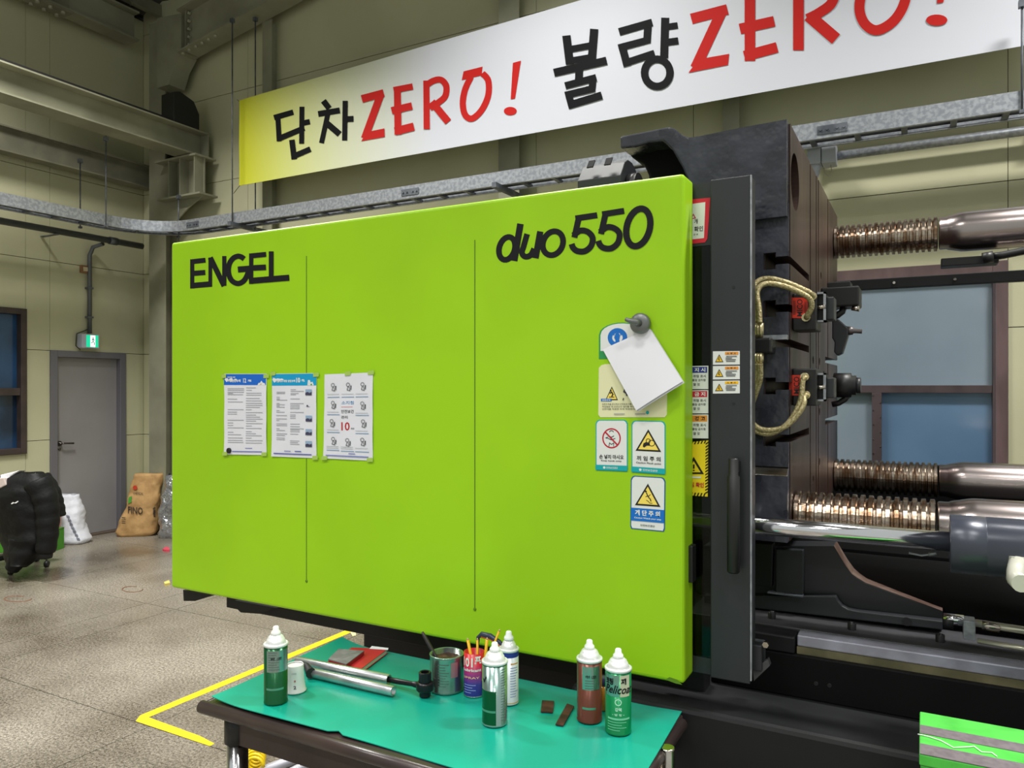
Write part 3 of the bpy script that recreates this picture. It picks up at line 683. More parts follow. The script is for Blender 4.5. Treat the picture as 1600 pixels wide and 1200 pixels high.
# platen
PX = -.3626; PXL = -.665; PF = 2.45; PB = 3.968; PZ1 = 2.475
pm = MB().prism([(PXL+.02,PF+.04,1.17),(PX,PF+.04,1.17),(PX,PF+.04,PZ1-.006),(PXL+.02,PF+.04,PZ1-.05)],(0,PB-PF-.04,0))
plat = obj('platen', pm, RUST, M)
slots = [2.043,1.894,1.785,1.652,1.489]
cs = []
for z in slots:
    cs.append(MB().box((PX-.055,PF-.1,z-.012),(PX+.05,2.93,z+.012)))
    if z not in (1.785,): cs.append(MB().box((PX-.075,PF-.1,z-.026),(PX-.045,2.93,z+.026)))
for z in (2.043,1.764,1.50): cs.append(MB().box((PX-.1,3.45,z-.013),(PX+.05,PB+.1,z+.013)))
for (y,z0,z1,d) in [(2.955,1.1,2.6,.012),(3.13,1.05,2.6,.01),(3.2,1.2,2.6,.006),(3.54,1.0,2.6,.014)]: cs.append(MB().box((PX-d,y,z0),(PX+.05,y+.022,z1)))
cs.append(MB().lathe((PX-.6,2.59,2.31),[(.091,0),(.091,.9)],(1,0,0),40))
for (y,z) in [(3.05,1.75),(3.05,1.62),(3.25,1.75),(3.25,1.55),(3.05,1.9),(3.4,1.7),(3.25,1.35),(3.05,1.3),(3.3,2.1),(3.35,2.02)]: cs.append(MB().lathe((PX-.08,y,z),[(.016,0),(.016,.2)],(1,0,0),10))
cut(plat, cs)
# cast side skins, each with the slot mouths cut
up = MB().prism([px(u,v,y=PF) for u,v in [(1076,215),(1092,213),(1117,208),(1160,199),(1229,186.5)]]+[px(1229,337,y=PF),px(1177,343.5,y=PF),px(1076,355,y=PF)],(0,.042,0))
obj('cast_cheek', up, DKCAST, M)
mid = obj('cast_cheek', MB().box((PXL-.02,PF+.022,1.40),(PX-.003,PF+.042,2.22)), DKCAST, M)
cut(mid, [MB().box((PX-.055,PF-.1,z-.012),(PX+.05,PF+.1,z+.012)) for z in slots]+[MB().box((PX-.078,PF-.1,z-.026),(PX-.04,PF+.1,z+.026)) for z in slots if z != 1.785])
lo = MB().prism([(PXL-.02,PF+.04,1.405),(PXL-.02,PF,1.375),(PXL-.02,PF,1.17),(PXL-.02,PF+.04,1.17)],(PX-.003-PXL+.02,0,0))
obj('cast_cheek', lo, DKCAST, M)
obj('machined_ledge', MB().prism([(PXL,PF+.038,1.4085),(PXL,PF-.0015,1.377),(PXL,PF-.0005,1.374),(PXL,PF+.038,1.405)],(PX-.004-PXL,0,0)), STEELB, M)
# hook arm at the top of the platen
hk = [px(u,v,y=PF) for u,v in [(968,212),(1044,197),(1052,199),(1064,209),(1076,214),(1084,214),(1086,330),(1080,330),(1077,290),(1066,262),(1050,234),(1036,220),(1014,222),(990,229),(968,231)]]
obj('lifting_hook', MB().prism([p+Vector((0,.005,0)) for p in hk],(0,.10,0)), DKCAST, M, bev=.008)
hk2 = [px(u,v,y=PF) for u,v in [(968,213),(1044,198),(1074,215),(1090,214),(1090,380),(1004,380),(998,262),(990,244),(968,231)]]
obj('hook_body', MB().prism([p+Vector((0,.10,0)) for p in hk2],(0,1.3,0)), DKVOID, M, bev=.01)  # near-black colour paints the shade in the hook recess
# roller cover
rc = [(2.28,0),(2.28,.17),(2.36,.17),(2.40,.145),(2.415,.11),(2.415,.07),(2.40,.04),(2.348,.0)]
xa_ = px(908,280,y=2.3).x; xb_ = px(975,270,y=2.3).x
rco = obj('roller_cover', MB().prism([(xa_,2.27+d,z-.03) for z,d in rc],(xb_-xa_,0,0)), DKMET, M, bev=.002)
obj('cover_slot', MB().prism([(xa_+.03,2.277,2.357),(xa_+.052,2.277,2.357),(xa_+.052,2.298,2.384),(xa_+.03,2.298,2.384)],(0,-.003,.0025)).prism([(xa_+.09,2.277,2.357),(xa_+.112,2.277,2.357),(xa_+.112,2.298,2.384),(xa_+.09,2.298,2.384)],(0,-.003,.0025)), DKVOID, rco, kind='stuff')
obj('roller', MB().lathe((xb_+.004,2.35,2.29),[(.05,0),(.05,.03)],(1,0,0),20), BLACK, M)
# guard post, window strip, handle
YP = 2.2
gx0 = px(1110,600,y=YP).x; gx1 = px(1172,600,y=YP).x; pz0 = px(1140,1064,y=YP).z; pz1 = px(1140,277,y=YP).z
post = obj('guard_post', MB().box((gx0,YP,pz0),(gx1,YP+.012,pz1)), DKMET, M, bev=.003)
obj('post_return', MB().box((gx1-.012,YP+.012,pz0+.03),(gx1,YP+.075,pz1)), DKMET, post)
obj('post_edge', MB().box((gx1,YP+.001,pz0+.01),(gx1+.0035,YP+.01,pz1)), GALV, post)  # pale strip painting the highlight along the post's right edge
gtop = px(1095,385,y=YP+.03).z
obj('guard_frame_top', MB().box((dr-.1,YP+.022,gtop),(gx0,YP+.034,pz1)), DKMET, M)
obj('guard_frame_bottom', MB().box((dr-.1,YP+.022,pz0),(gx0,YP+.034,px(1095,1025,y=YP+.03).z)), DKMET, M)
GL = glass_mat('polycarbonate', (150,156,150), .25)
obj('guard_window', MB().box((dr-.1,YP+.024,px(1095,1025,y=YP+.03).z),(gx0,YP+.03,gtop)), GL, M)
hx = px(1146,800,y=2.165).x; hz0 = px(1146,895,y=2.165).z; hz1 = px(1146,716,y=2.165).z
h_ = obj('door_handle', MB().lathe((hx,2.165,hz0),[(.014,0),(.0175,.004),(.0175,hz1-hz0-.052),(.0135,hz1-hz0-.048),(.0135,hz1-hz0-.003),(.011,hz1-hz0)],(0,0,1),20), BLACK, M)
obj('handle_mount', MB().box((hx-.012,2.165,hz0+.02),(hx+.012,YP,hz0+.045)).box((hx-.012,2.165,hz1-.04),(hx+.012,YP,hz1-.01)), BLACK, h_, kind='stuff')
for (u,v) in [(1146,449),(1146,631)]:
    p = px(u,v,y=YP); obj('post_hole', MB().lathe((p.x,YP,p.z),[(.0045,0),(.0045,.001)],(0,-1,0),10), BLACK, post)
# bracket at the foot of the post
p = px(1176,1000,y=2.28); q = px(1200,1060,y=2.28)
obj('foot_bracket', MB().box((p.x,2.24,q.z+.03),(q.x-.01,2.30,p.z)), DKMET, M, bev=.003)
obj('foot_bracket', MB().prism([px(u,v,y=2.25) for u,v in [(1176,1045),(1200,1030),(1203,1040),(1178,1064)]],(0,.02,0)), RAILD, M)
obj('foot_bolt', MB().lathe(px(1197,1006,y=2.24),[(.009,0),(.009,.012)],(0,-1,0),6,smooth=False), STEELB, M)
# tie bars
def tie_bar(y, z, xend, name, sname, x0=PX):
    pitch = .0236; prof = [(.066,0)]; x = .0
    n = int((xend-x0)/pitch)
    for k in range(n):
        b = k*pitch; prof += [(.064,b+.002),(.075,b+.005),(.0755,b+.0165),(.064,b+.0195)]
    L = n*pitch
    o = obj('tie_bar', MB().lathe((x0+L,y,z),[(.066,0),(.07,.004),(.07,.03),(.073,.034),(.084,.085),(.085,.1),(.085,1.75)],(1,0,0),40), BAR, M)
    obj('thread', MB().lathe((x0,y,z),prof,(1,0,0),40,caps=False,smooth=False), THREAD, o)
    for p_ in bpy.data.objects[o.name].children: 
        for f_ in p_.data.polygons: f_.use_smooth = False
    return o
tie_bar(3.83,2.322,.07,'','')
tie_bar(3.83,1.238,.07,'','')
tie_bar(2.59,1.238,.05,'','')
ub = px(1470,400,y=3.8); uc = px(1560,412,y=3.8)
obj('sensor_bracket', MB().box((ub.x,3.77,uc.z),(uc.x,3.86,ub.z-.015)), BLACK, M, bev=.004)
obj('sensor_cable', MB().tube([px(u,v,y=3.75) for u,v in [(1550,401),(1566,399),(1600,392),(1640,385)]],.016,8), BLACK, M)
obj('sensor_connector', MB().tube([px(1535,404,y=3.74),px(1552,401,y=3.74)],.024,10), BLACK, M)
# traverse cylinder and chrome rod
CYY = 2.33; cx0 = px(1484,840,y=CYY).x
obj('piston_rod', MB().lathe((-.75,CYY,1.237),[(.0262,0),(.0262,cx0+.75)],(1,0,0),40), CHROME, M)
cy = obj('hydraulic_cylinder', MB().lathe((cx0,CYY,1.233),[(.03,0),(.075,0),(.0765,.002),(.0765,.079),(.0755,.080),(.0755,.082),(.0765,.083),(.0765,1.55)],(1,0,0),44), CYL, M)
obj('pipe_elbow', MB().tube([px(1592,880,y=2.25),px(1588,893,y=2.22),px(1588,905,y=2.19),px(1596,912,y=2.15)],.021,14).lathe(px(1593,878,y=2.26),[(.026,-.01),(.026,.014)],(0,0,1),6,smooth=False), mat('fitting_cream',(206,206,192),.35,.2), cy, kind='stuff')
# platen foot
YF = 2.705
foot = [px(u,v,y=YF) for u,v in [(1100,852),(1213,852),(1303,853),(1314,872),(1322,885),(1331,897),(1341,904),(1353,911),(1473,955),(1473,985),(1340,990),(1100,952)]]
foot = [p if p.z > .89 else Vector((p.x,YF,.8885)) for p in foot]
fo = obj('platen_foot', MB().prism(foot,(0,.09,0)), DKMET, M, bev=.003)
rim = [(1303,853),(1314,872),(1322,885),(1331,897),(1341,904),(1353,911),(1473,955)]
rp_ = [px(u,v,y=YF) for u,v in rim]; mb = MB()
for a, b in zip(rp_, rp_[1:]): mb.add([a+Vector((0,0,.0006)),b+Vector((0,0,.0006)),b+Vector((0,.09,.0006)),a+Vector((0,.09,.0006))],[(0,1,2,3)])
obj('worn_rim', mb, mat('worn_rim',(150,126,116),.4,.6,c2=(110,84,74),scale=14), fo)
fl_ = [px(u,v,y=YF-.035) for u,v in [(1100,930),(1306,932),(1310,940),(1316,947),(1325,952),(1339,955),(1473,971),(1473,984),(1100,984)]]
fl_ = [p if p.z > .889 else Vector((p.x,YF-.035,.8895)) for p in fl_]
ff = obj('foot_flange', MB().prism(fl_,(0,.036,0)), DKMET, M, bev=.003)
p = px(1417,971,y=YF-.036); obj('flange_hole', MB().lathe(p,[(.014,0),(.014,.002)],(0,-1,0),16), BLACK, ff)
cv = [px(u,v,y=YF-.03) for u,v in [(1212,858),(1255,860),(1255,932),(1212,930)]]
obj('cover_plate', MB().prism(cv,(0,.031,0)), DKMET, fo, bev=.003)
obj('cover_lip', MB().box((px(1199,925,y=YF-.05).x,YF-.05,px(1230,931,y=YF-.05).z),(px(1254,932,y=YF-.05).x,YF-.02,px(1230,929,y=YF-.05).z)), GALVD, fo)
obj('foot_stop', MB().prism([px(u,v,y=YF-.04) for u,v in [(1140,846),(1208,850),(1206,918),(1140,912)]],(0,.04,0)), DKSMO, fo, bev=.003)
# ejector / pull rods on the right of the foot
for (u0,v0,u1,v1,r,m,n) in [(1474,966,1506,970,.016,CHROME,'coupling_rod'),(1522,973,1700,1000,.011,mat('rod_pale',(220,216,196),.25,.7),'pull_rod'),(1527,1001,1700,1030,.008,mat('rod_pale',(220,216,196),.25,.7),'pull_rod')]:
    obj(n, MB().tube([px(u0,v0,y=2.55),px(u1,v1,y=2.55)],r,12), m, M)
p = px(1505,968,y=2.53); q = px(1524,1000,y=2.53); obj('rod_clamp', MB().box((p.x,2.52,q.z),(q.x,2.575,p.z)), GALV, M, bev=.002)
p = px(1540,972,y=2.55); q = px(1558,986,y=2.55); obj('rod_nut', MB().tube([px(1534,976,y=2.55),px(1562,981,y=2.55)],.0145,6), STEELB, M)
obj('rod_nut', MB().tube([px(1474,970,y=2.55),px(1490,972,y=2.55)],.021,6), BLACK, M)
# inner bed and rear guard
obj('bed_shell', MB().prism([(x,2.95,z) for x,z in [(-.8,.83),(-.8,1.10),(.2,1.10),(1.9,1.08),(1.9,.83)]],(0,1.0,0)), DKVOID, M, bev=.03)  # near-black mass painting in the shade under the platen
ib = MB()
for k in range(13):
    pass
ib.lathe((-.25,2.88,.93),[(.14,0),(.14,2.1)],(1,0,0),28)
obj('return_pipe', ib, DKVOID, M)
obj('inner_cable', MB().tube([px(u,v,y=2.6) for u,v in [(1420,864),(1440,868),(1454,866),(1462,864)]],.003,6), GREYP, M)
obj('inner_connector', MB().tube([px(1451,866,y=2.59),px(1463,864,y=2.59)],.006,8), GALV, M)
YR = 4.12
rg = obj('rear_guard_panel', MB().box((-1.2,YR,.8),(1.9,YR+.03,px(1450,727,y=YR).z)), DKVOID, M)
ra_, rb_ = px(1350,437,y=YR).z, px(1350,450,y=YR).z
obj('rear_guard_rail', MB().box((-.5,YR-.01,rb_-.01),(1.9,YR+.03,ra_)), DKSMO, M, bev=.003)
for u in (1397,1492): obj('rail_screw', MB().lathe((px(u,440,y=YR).x,YR-.01,(ra_+rb_)/2-.005),[(.008,0),(.006,.004)],(0,-1,0),8), STEELB, M)
GR = glass_mat('guard_glass', (226,232,236), .06, .01)
obj('rear_guard_glass', MB().box((-.45,YR,px(1450,727,y=YR).z),(px(1556,500,y=YR).x,YR+.006,rb_-.01)), GR, M)
# quick clamps and their gear on the platen face
REDL = mat('label_red',(222,52,24),.5)
def clamp_block(za, zb, lab_u, rot):
    c = obj('clamp_block', MB().box((PX,2.53,zb),(-.292,2.66,za)), BLACK, M, bev=.004)
    return c
c1 = clamp_block(px(1250,458,y=2.53).z, px(1250,516,y=2.53).z, 0, 0)
c2_ = clamp_block(px(1250,576,y=2.53).z, px(1250,634,y=2.53).z, 0, 0)
for cc_, (u0,u1,v0,v1) in ((c1,(1238,1262,465,497)),(c2_,(1233,1257,586,618))):
    TL, TR, BR, BL = [px(u,v,y=2.529) for u,v in [(u0,v0),(u1,v0),(u1,v1),(u0,v1)]]
    d = Decal([BL,TL,TR,BR],(0,-1,0),'red_label',REDL,parent=cc_,th=.0006)   # u runs upwards
    d.text('label_text', BLACK, 'MICO', .08,.30,.92,.68, .02)
    for k in range(5): d.rect('label_text', BLACK, .15,.06+.035*k,.85,.075+.035*k)
    for k in range(4): d.rect('label_text', BLACK, .15,.80+.04*k,.8,.815+.04*k)
    d.done()
for (v0,v1,e0,e1) in ((457,503,465,500),(583,627,590,622)):
    p = px(1274,v0,y=2.57); q = px(1290,v1,y=2.57)
    fr_ = MB(); x0,x1,z1_,z0_ = p.x,q.x,p.z,q.z
    for bb in (((x0,z0_),(x0+.006,z1_)),((x1-.006,z0_),(x1,z1_)),((x0,z0_),(x1,z0_+.006)),((x0,z1_-.006),(x1,z1_))): fr_.box((bb[0][0],2.565,bb[0][1]),(bb[1][0],2.60,bb[1][1]))
    obj('sensor_frame', fr_, GALV, M)
    obj('sensor_core', MB().box((x0,2.585,z0_+.006),(x1,2.66,z1_-.006)), BLACK, M)
    obj('spring_pin', MB().tube([(x0,2.57,(z0_+z1_)/2),(x1,2.57,(z0_+z1_)/2)],.008,10), STEELB, M)
    p = px(1289,e0,y=2.62); q = px(1304,e1,y=2.62); obj('clamp_head', MB().box((p.x,2.60,q.z),(q.x,2.68,p.z)), DKMET, M, bev=.004)
p = px(1306,449,y=3.0); q = px(1343,478,y=3.0)
vb_ = obj('valve_block', MB().box((p.x-.05,2.98,q.z),(q.x,3.12,p.z)), BLACK, M, bev=.006)
obj('valve_cap', MB().box((p.x-.03,3.0,p.z),(q.x-.03,3.1,p.z+.02)), BLACK, vb_, bev=.003)
obj('valve_fitting', MB().tube([px(1338,478,y=3.0),px(1336,486,y=3.0)],.014,8), STEELB, vb_)
obj('valve_hose', MB().tube([px(u,v,y=3.02) for u,v in [(1318,480),(1316,487),(1308,493),(1300,495)]],.012,8), BLACK, M)
lv = [px(u,v,y=3.0) for u,v in [(1300,499),(1309,498),(1325,512),(1325,524),(1316,552),(1308,556),(1303,550),(1304,535),(1300,528)]]
le = obj('clamp_lever', MB().prism(lv,(0,.05,0)), DKMET, M, bev=.004)
obj('lever_nozzle', MB().tube([px(1323,517,y=3.02),px(1333,517,y=3.02),px(1334,517,y=3.02),px(1347,518,y=3.02)],[.017,.014,.009,.008],12), mat('nozzle_steel',(104,98,98),.35,.7), le)
obj('clamp_motor', MB().tube([px(1303,602,y=2.9),px(1330,602,y=2.9),px(1331,602,y=2.9),px(1338,602,y=2.9)],[.043,.043,.034,.034],20), BLACK, M)
obj('motor_flange', MB().tube([px(1337,602,y=2.9),px(1345,602,y=2.9)],.027,8), DKMET, M)
obj('motor_hose', MB().tube([px(u,v,y=2.9) for u,v in [(1326,616),(1320,624),(1310,630),(1300,632)]],.01,8), BLACK, M)
p = px(1177,529,y=2.42); q = px(1207,552,y=2.42); mf = obj('hose_manifold', MB().box((p.x,2.40,q.z),(q.x,2.48,p.z)), BLACK, M, bev=.006)
p = px(1190,524,y=2.43); q = px(1229,530,y=2.43); obj('manifold_strip', MB().box((p.x,2.43,q.z),(q.x,2.46,p.z)), GALV, M)
def hose(pts, y0, y1, r=.0085):
    P = smooth2(pts, 8); n = len(P)
    return MB().tube([px(p.x,p.y,y=y0+(y1-y0)*i/(n-1)) for i,p in enumerate(P)], r, 12)
obj('braided_hose', hose([(1184,505),(1181,480),(1177,455),(1184,440),(1200,435),(1225,440),(1252,451),(1266,458),(1271,464)],2.41,2.51), HOSE, M)
obj('braided_hose', hose([(1187,505),(1186,482),(1183,458),(1190,446),(1204,443),(1228,448),(1252,458),(1266,468),(1268,480),(1262,492),(1260,496)],2.40,2.50), HOSE, M)
obj('braided_hose', hose([(1184,568),(1184,590),(1179,606),(1172,625),(1166,645),(1170,664),(1184,675),(1206,677),(1228,664),(1243,644),(1252,620),(1254,596),(1258,589)],2.41,2.50), HOSE, M)
obj('braided_hose', hose([(1188,568),(1188,590),(1184,606),(1177,625),(1170,645),(1175,660),(1188,670),(1206,672),(1228,666),(1248,646),(1256,630),(1256,622),(1260,617)],2.40,2.50), HOSE, M)
for (a,b) in (((1184,505),(1184,528)),((1188,505),(1188,528)),((1184,552),(1184,570)),((1188,552),(1188,570))):
    obj('hose_ferrule', MB().tube([px(a[0],a[1],y=2.41),px(a[0],(a[1]+b[1])/2,y=2.41),px(b[0],b[1],y=2.42)],[.0105,.0105,.0085],10), BRASS, M)
for (u,v) in ((1271,464),(1261,497),(1259,589),(1261,617)):
    obj('hose_elbow', MB().lathe(px(u,v,y=2.535),[(.011,0),(.011,.02),(.013,.021),(.013,.03)],(0,-1,0),10), BRASS, M)

# ================================================================== STICKERS
def quadpx(c, y): return [px(u,v,y=y) for u,v in c]
BLU = ink((0,110,200)); CYA = ink((0,160,216)); TLC = ink((0,168,172)); CREAM = mat('sticker_cream',(232,230,186),.45); STW = mat('sticker_white',(230,232,230),.4)
SYEL = ink((250,222,100)); SRED = ink((190,20,50)); TXT = ink((60,62,66)); TXTG = ink((150,152,160)); SBLK = ink((24,22,22)); SGRN = ink((28,150,80)); ORG = ink((232,150,50)); NAVY = ink((40,50,140)); GRYL = ink((190,192,200))
def tri(d, cx, cy, w, h, part='warning_triangle', asp=1):
    d.poly(part+'_edge', SBLK, [(cx,cy-h/2),(cx+w/2,cy+h/2),(cx-w/2,cy+h/2)])
    d.poly(part, SYEL, [(cx,cy-h/2*.72),(cx+w/2*.78,cy+h/2*.84),(cx-w/2*.78,cy+h/2*.84)])
# ear protection sticker (arched top)
c = quadpx([(936,504),(1010,504),(1010,559),(936,561)],YD)
ol = [(0,1),(0,.35)]+[(.5-.5*math.cos(math.radians(a)),.35-.35*math.sin(math.radians(a))) for a in range(20,170,15)]+[(1,.35),(1,1)]
d = Decal(c,(0,-1,0),'ear_protection_sticker',mat('sticker_green',(40,150,80),.45),'white and green ear protection sticker half hidden behind the hanging paper','sticker',outline=ol)
ol2 = [(.5+(u-.5)*.93,.5+(v-.5)*.93-.01) for u,v in ol]; ol2[0] = (ol2[0][0],.78); ol2[-1] = (ol2[-1][0],.78)
d.poly('sticker_face',STW,ol2)
d.stroke('mandatory_disc',BLU,ell(.40,.42,.16,.20,24),.13,True); d.poly('head_pictogram',BLU,[(.33,.42),(.36,.30),(.42,.28),(.46,.36),(.44,.48),(.45,.60),(.34,.60),(.36,.5)])
d.stroke('head_pictogram',BLU,ell(.40,.36,.075,.11,14,0,180,360),.03); d.done()
# cream fall sticker
c = quadpx([(936,569),(1043,568),(1042,652),(935,652)],YD)
d = Decal(c,(0,-1,0),'safety_sticker',CREAM,'wide cream safety sticker under the hanging white paper','sticker',outline=RND)
tri(d,.20,.55,.19,.26); d.stroke('falling_figure',SBLK,[(.17,.55),(.20,.53),(.22,.57),(.20,.61)],.025); d.poly('falling_figure',SBLK,ell(.185,.50,.015,.02,8)); d.stroke('falling_figure',SBLK,[(.16,.62),(.24,.62)],.015)
d.rect('blue_tag',BLU,.04,.61+.04,.2,.70); d.text('tag_text',STW,'안전수칙',.06,.66,.18,.695)
d.text('caption_text',TXT,'추락주의',.15,.715-.055,.25,.69-.01) if False else None
d.text('sticker_text',TXT,'안전수칙을 준수하고 안전보호구를 착용',.06,.735,.56,.77,.01); d.text('sticker_text',TXT,'작업발판 및 안전난간 설치를 확인하고',.06,.785,.60,.815,.01); d.text('sticker_text',TXT,'안전대를 착용한 후에 작업합시다',.06,.83,.58,.86,.01)
d.stroke('letter',TXT,[(.40,.47),(.385,.52),(.42,.55),(.43,.60)],.03); d.stroke('letter',TXT,[(.38,.64),(.37,.68)],.02)
d.rect('footer',TXTG,.24,.93,.40,.945); d.rect('footer',TXTG,.55,.93,.70,.945); d.poly('logo_mark',TLC,ell(.73,.91,.022,.035,10)); d.done()
def safety(corners, name, lab, edge, body_pic, ko, en, kind):
    d = Decal(quadpx(corners,YD),(0,-1,0),name,edge,lab,'sticker',outline=RND)
    d.poly('sticker_face',STW,[(.5+(u-.5)*.94,.5+(v-.5)*.965) for u,v in RND])
    return d
d = safety([(931,656),(981,656),(981,737),(931,735)],'hand_warning_sticker','white sticker with red no-hands circle and turquoise footer, left of the gear triangle sticker',TLC,0,0,0,0)
d.stroke('prohibition_ring',SRED,ell(.5,.36,.27,.185,28),.028,True); d.stroke('hand_pictogram',SBLK,[(.42,.31),(.5,.34),(.58,.31)],.014); d.stroke('hand_pictogram',SBLK,[(.38,.36),(.5,.39),(.62,.36)],.014); d.stroke('hand_pictogram',SBLK,[(.42,.52),(.44,.45),(.5,.48),(.57,.45),(.57,.52)],.012)
d.stroke('hand_pictogram',SBLK,ell(.5,.24,.06,.03,10,0,180,360),.014); d.poly('hand_pictogram',SBLK,[(.3,.35),(.4,.33),(.36,.37)])
d.stroke('prohibition_bar',SRED,[(.31,.24),(.69,.49)],.03)
d.text('sticker_text',SBLK,'손 넣지 마시오',.12,.68,.88,.765,.02); d.text('sticker_text',TXT,'Keep hands away',.18,.785,.82,.82,.02)
d.rect('footer_band',TLC,.0,.885,1,.985); d.text('footer_text',STW,'안전보건공단',.34,.915,.7,.955,.02); d.poly('footer_text',STW,ell(.28,.935,.04,.025,10)); d.done()
d = safety([(987,657),(1040,658),(1040,742),(987,738)],'pinch_warning_sticker','white sticker with gear and hand warning triangle and turquoise footer, above the stairs sticker',TLC,0,0,0,0)
tri(d,.5,.37,.76,.42); d.stroke('gear_pictogram',SBLK,ell(.6,.42,.09,.055,16),.014,True); d.stroke('gear_pictogram',SBLK,ell(.5,.38,.06,.04,12),.014,True); d.poly('hand_pictogram',SBLK,[(.34,.49),(.36,.43),(.44,.40),(.54,.42),(.56,.47),(.46,.47),(.38,.51)])
d.text('sticker_text',SBLK,'끼 임 주 의',.16,.67,.86,.76,.02); d.text('sticker_text',TXT,'Caution Pinch point',.14,.785,.88,.825,.02)
d.rect('footer_band',TLC,.0,.885,1,.985); d.text('footer_text',STW,'안전보건공단',.34,.915,.78,.955,.02); d.poly('footer_text',STW,ell(.27,.935,.04,.025,10)); d.done()
d = safety([(986,743),(1040,746),(1039,831),(985,826)],'stairs_warning_sticker','blue and white sticker with yellow falling figure triangle, lowest on the green door',mat('sticker_blue',(20,90,150),.45),0,0,0,0)
tri(d,.5,.34,.74,.42); d.stroke('falling_figure',SBLK,[(.46,.3),(.52,.38),(.58,.42),(.6,.46)],.02); d.stroke('falling_figure',SBLK,[(.52,.37),(.58,.33)],.014); d.stroke('falling_figure',SBLK,[(.5,.36),(.44,.38)],.014); d.poly('falling_figure',SBLK,ell(.445,.28,.03,.02,10)); d.stroke('falling_figure',SBLK,[(.46,.44),(.52,.46),(.56,.49),(.64,.49)],.012)
d.rect('blue_band',BLU,.02,.60,.98,.84); d.text('band_text',STW,'계 단 주 의',.14,.63,.86,.735,.035); d.text('band_text',STW,'Caution Watch your step',.12,.765,.9,.80,.03)
d.text('footer_text',TXT,'안전보건공단',.3,.895,.72,.93,.02); d.done()
# stickers on the guard window
YG = YP+.0215
c = quadpx([(1076,312),(1110,309),(1108,378),(1076,382)],YG); c[0].x = c[3].x = dr-.03
d = Decal(c,(0,-1,0),'red_frame_sticker',mat('sticker_red',(214,24,54),.45),'red framed white notice at the top of the dark strip beside the green door','sticker',outline=[(0,0),(1,0),(.97,.5),(.93,.93),(.84,1),(0,1)])
d.poly('sticker_face',STW,[(0,.11),(.82,.09),(.80,.90),(0,.90)]); d.stroke('red_triangle',SRED,[(.30,.43),(.38,.34),(.46,.43)],.02,True)
d.text('sticker_text',SBLK,'개',.42,.45,.55,.56,.02); d.text('sticker_text',SBLK,'확인',.42,.62,.76,.74,.02); d.text('sticker_text',NAVY,'안 내',.4,.78,.56,.82,.02); d.done()
for (v0,v1,hd,ht,lab) in [(572,608,NAVY,'지 시','white notice with navy header on the dark strip beside the hanging paper'),(610,646,ink((200,20,60)),'금 지','white notice with red header on the dark strip, below the navy one'),(648,685,ORG,'경 고','white notice with orange header on the dark strip, above the striped yellow one')]:
    c = quadpx([(1080,v0),(1107,v0-.5),(1107,v1),(1080,v1)],YG); c[0].x = c[3].x = dr-.03
    d = Decal(c,(0,-1,0),'notice_sticker',STW,lab,'sticker')
    d.rect('header_band',hd,.0,.04,.95,.30); d.text('header_text',STW if hd is not ORG else SBLK,ht,.45,.08,.88,.26,.03)
    d.text('notice_text',SBLK,'위험 표시',.4,.38,.9,.50,.01); d.text('notice_text',SBLK,'출입 금지함',.36,.56,.9,.66,.01); d.text('notice_text',SBLK,'할 것',.4,.74,.66,.86,.01); d.done()
c = quadpx([(1078,692),(1107,688),(1106,776),(1078,774)],YG); c[0].x = c[3].x = dr-.03
d = Decal(c,(0,-1,0),'striped_sticker',ink((246,218,20)),'yellow warning sticker with black striped border at the foot of the notices','sticker')
for k in range(18):
    v = .02+.055*k; d.poly('stripe',SBLK,[(.89,v+.03),(1,v),(1,v+.028),(.89,v+.058)]) if v < .95 else None
for k in range(7):
    u = .03+.13*k; d.poly('stripe',SBLK,[(u+.05,.0),(u+.11,.0),(u+.06,.05),(u,.05)]); d.poly('stripe',SBLK,[(u+.05,.94),(u+.11,.94),(u+.06,1),(u,1)])
d.poly('warning_triangle_edge',SBLK,[(.42,.28),(.84,.60),(.0,.60)]); d.poly('warning_triangle',ink((246,218,20)),[(.42,.36),(.70,.565),(.14,.565)]); d.rect('exclamation',SBLK,.39,.42,.46,.50); d.rect('exclamation',SBLK,.39,.52,.46,.545)
d.rect('text_band',STW,.2,.64,.72,.675); d.text('red_text',SRED,'점검 확인',.12,.75,.84,.84,.03); d.done()
for i,(v0,v1,hc) in enumerate([(549,570,ORG),(572,593,ORG),(595,615,ink((250,190,20)))]):
    c = quadpx([(1114,v0),(1156,v0-.5),(1156,v1-.5),(1114,v1)],YP)
    d = Decal(c,(0,-1,0),'caution_label',STW,['small caution label, top of the three on the black post','small caution label, middle of the three on the black post','small caution label, bottom of the three on the black post'][i],'sticker')
    d.poly('warning_triangle_edge',SBLK,[(.24,.22),(.40,.82),(.08,.82)]); d.poly('warning_triangle',ink((236,190,40)),[(.24,.34),(.36,.76),(.12,.76)]); d.stroke('symbol',SBLK,[(.24,.45),(.22,.6),(.26,.68)],.06)
    d.rect('header_band',hc,.46,.06,.95,.26); d.text('header_text',SBLK,'△ 경 고',.52,.1,.86,.23,.02)
    for k,(a,b) in enumerate([(.5,.9),(.48,.72),(.48,.86),(.5,.84)]): d.rect('label_text',TXT,a,.36+.12*k,b,.41+.12*k)
    d.done()
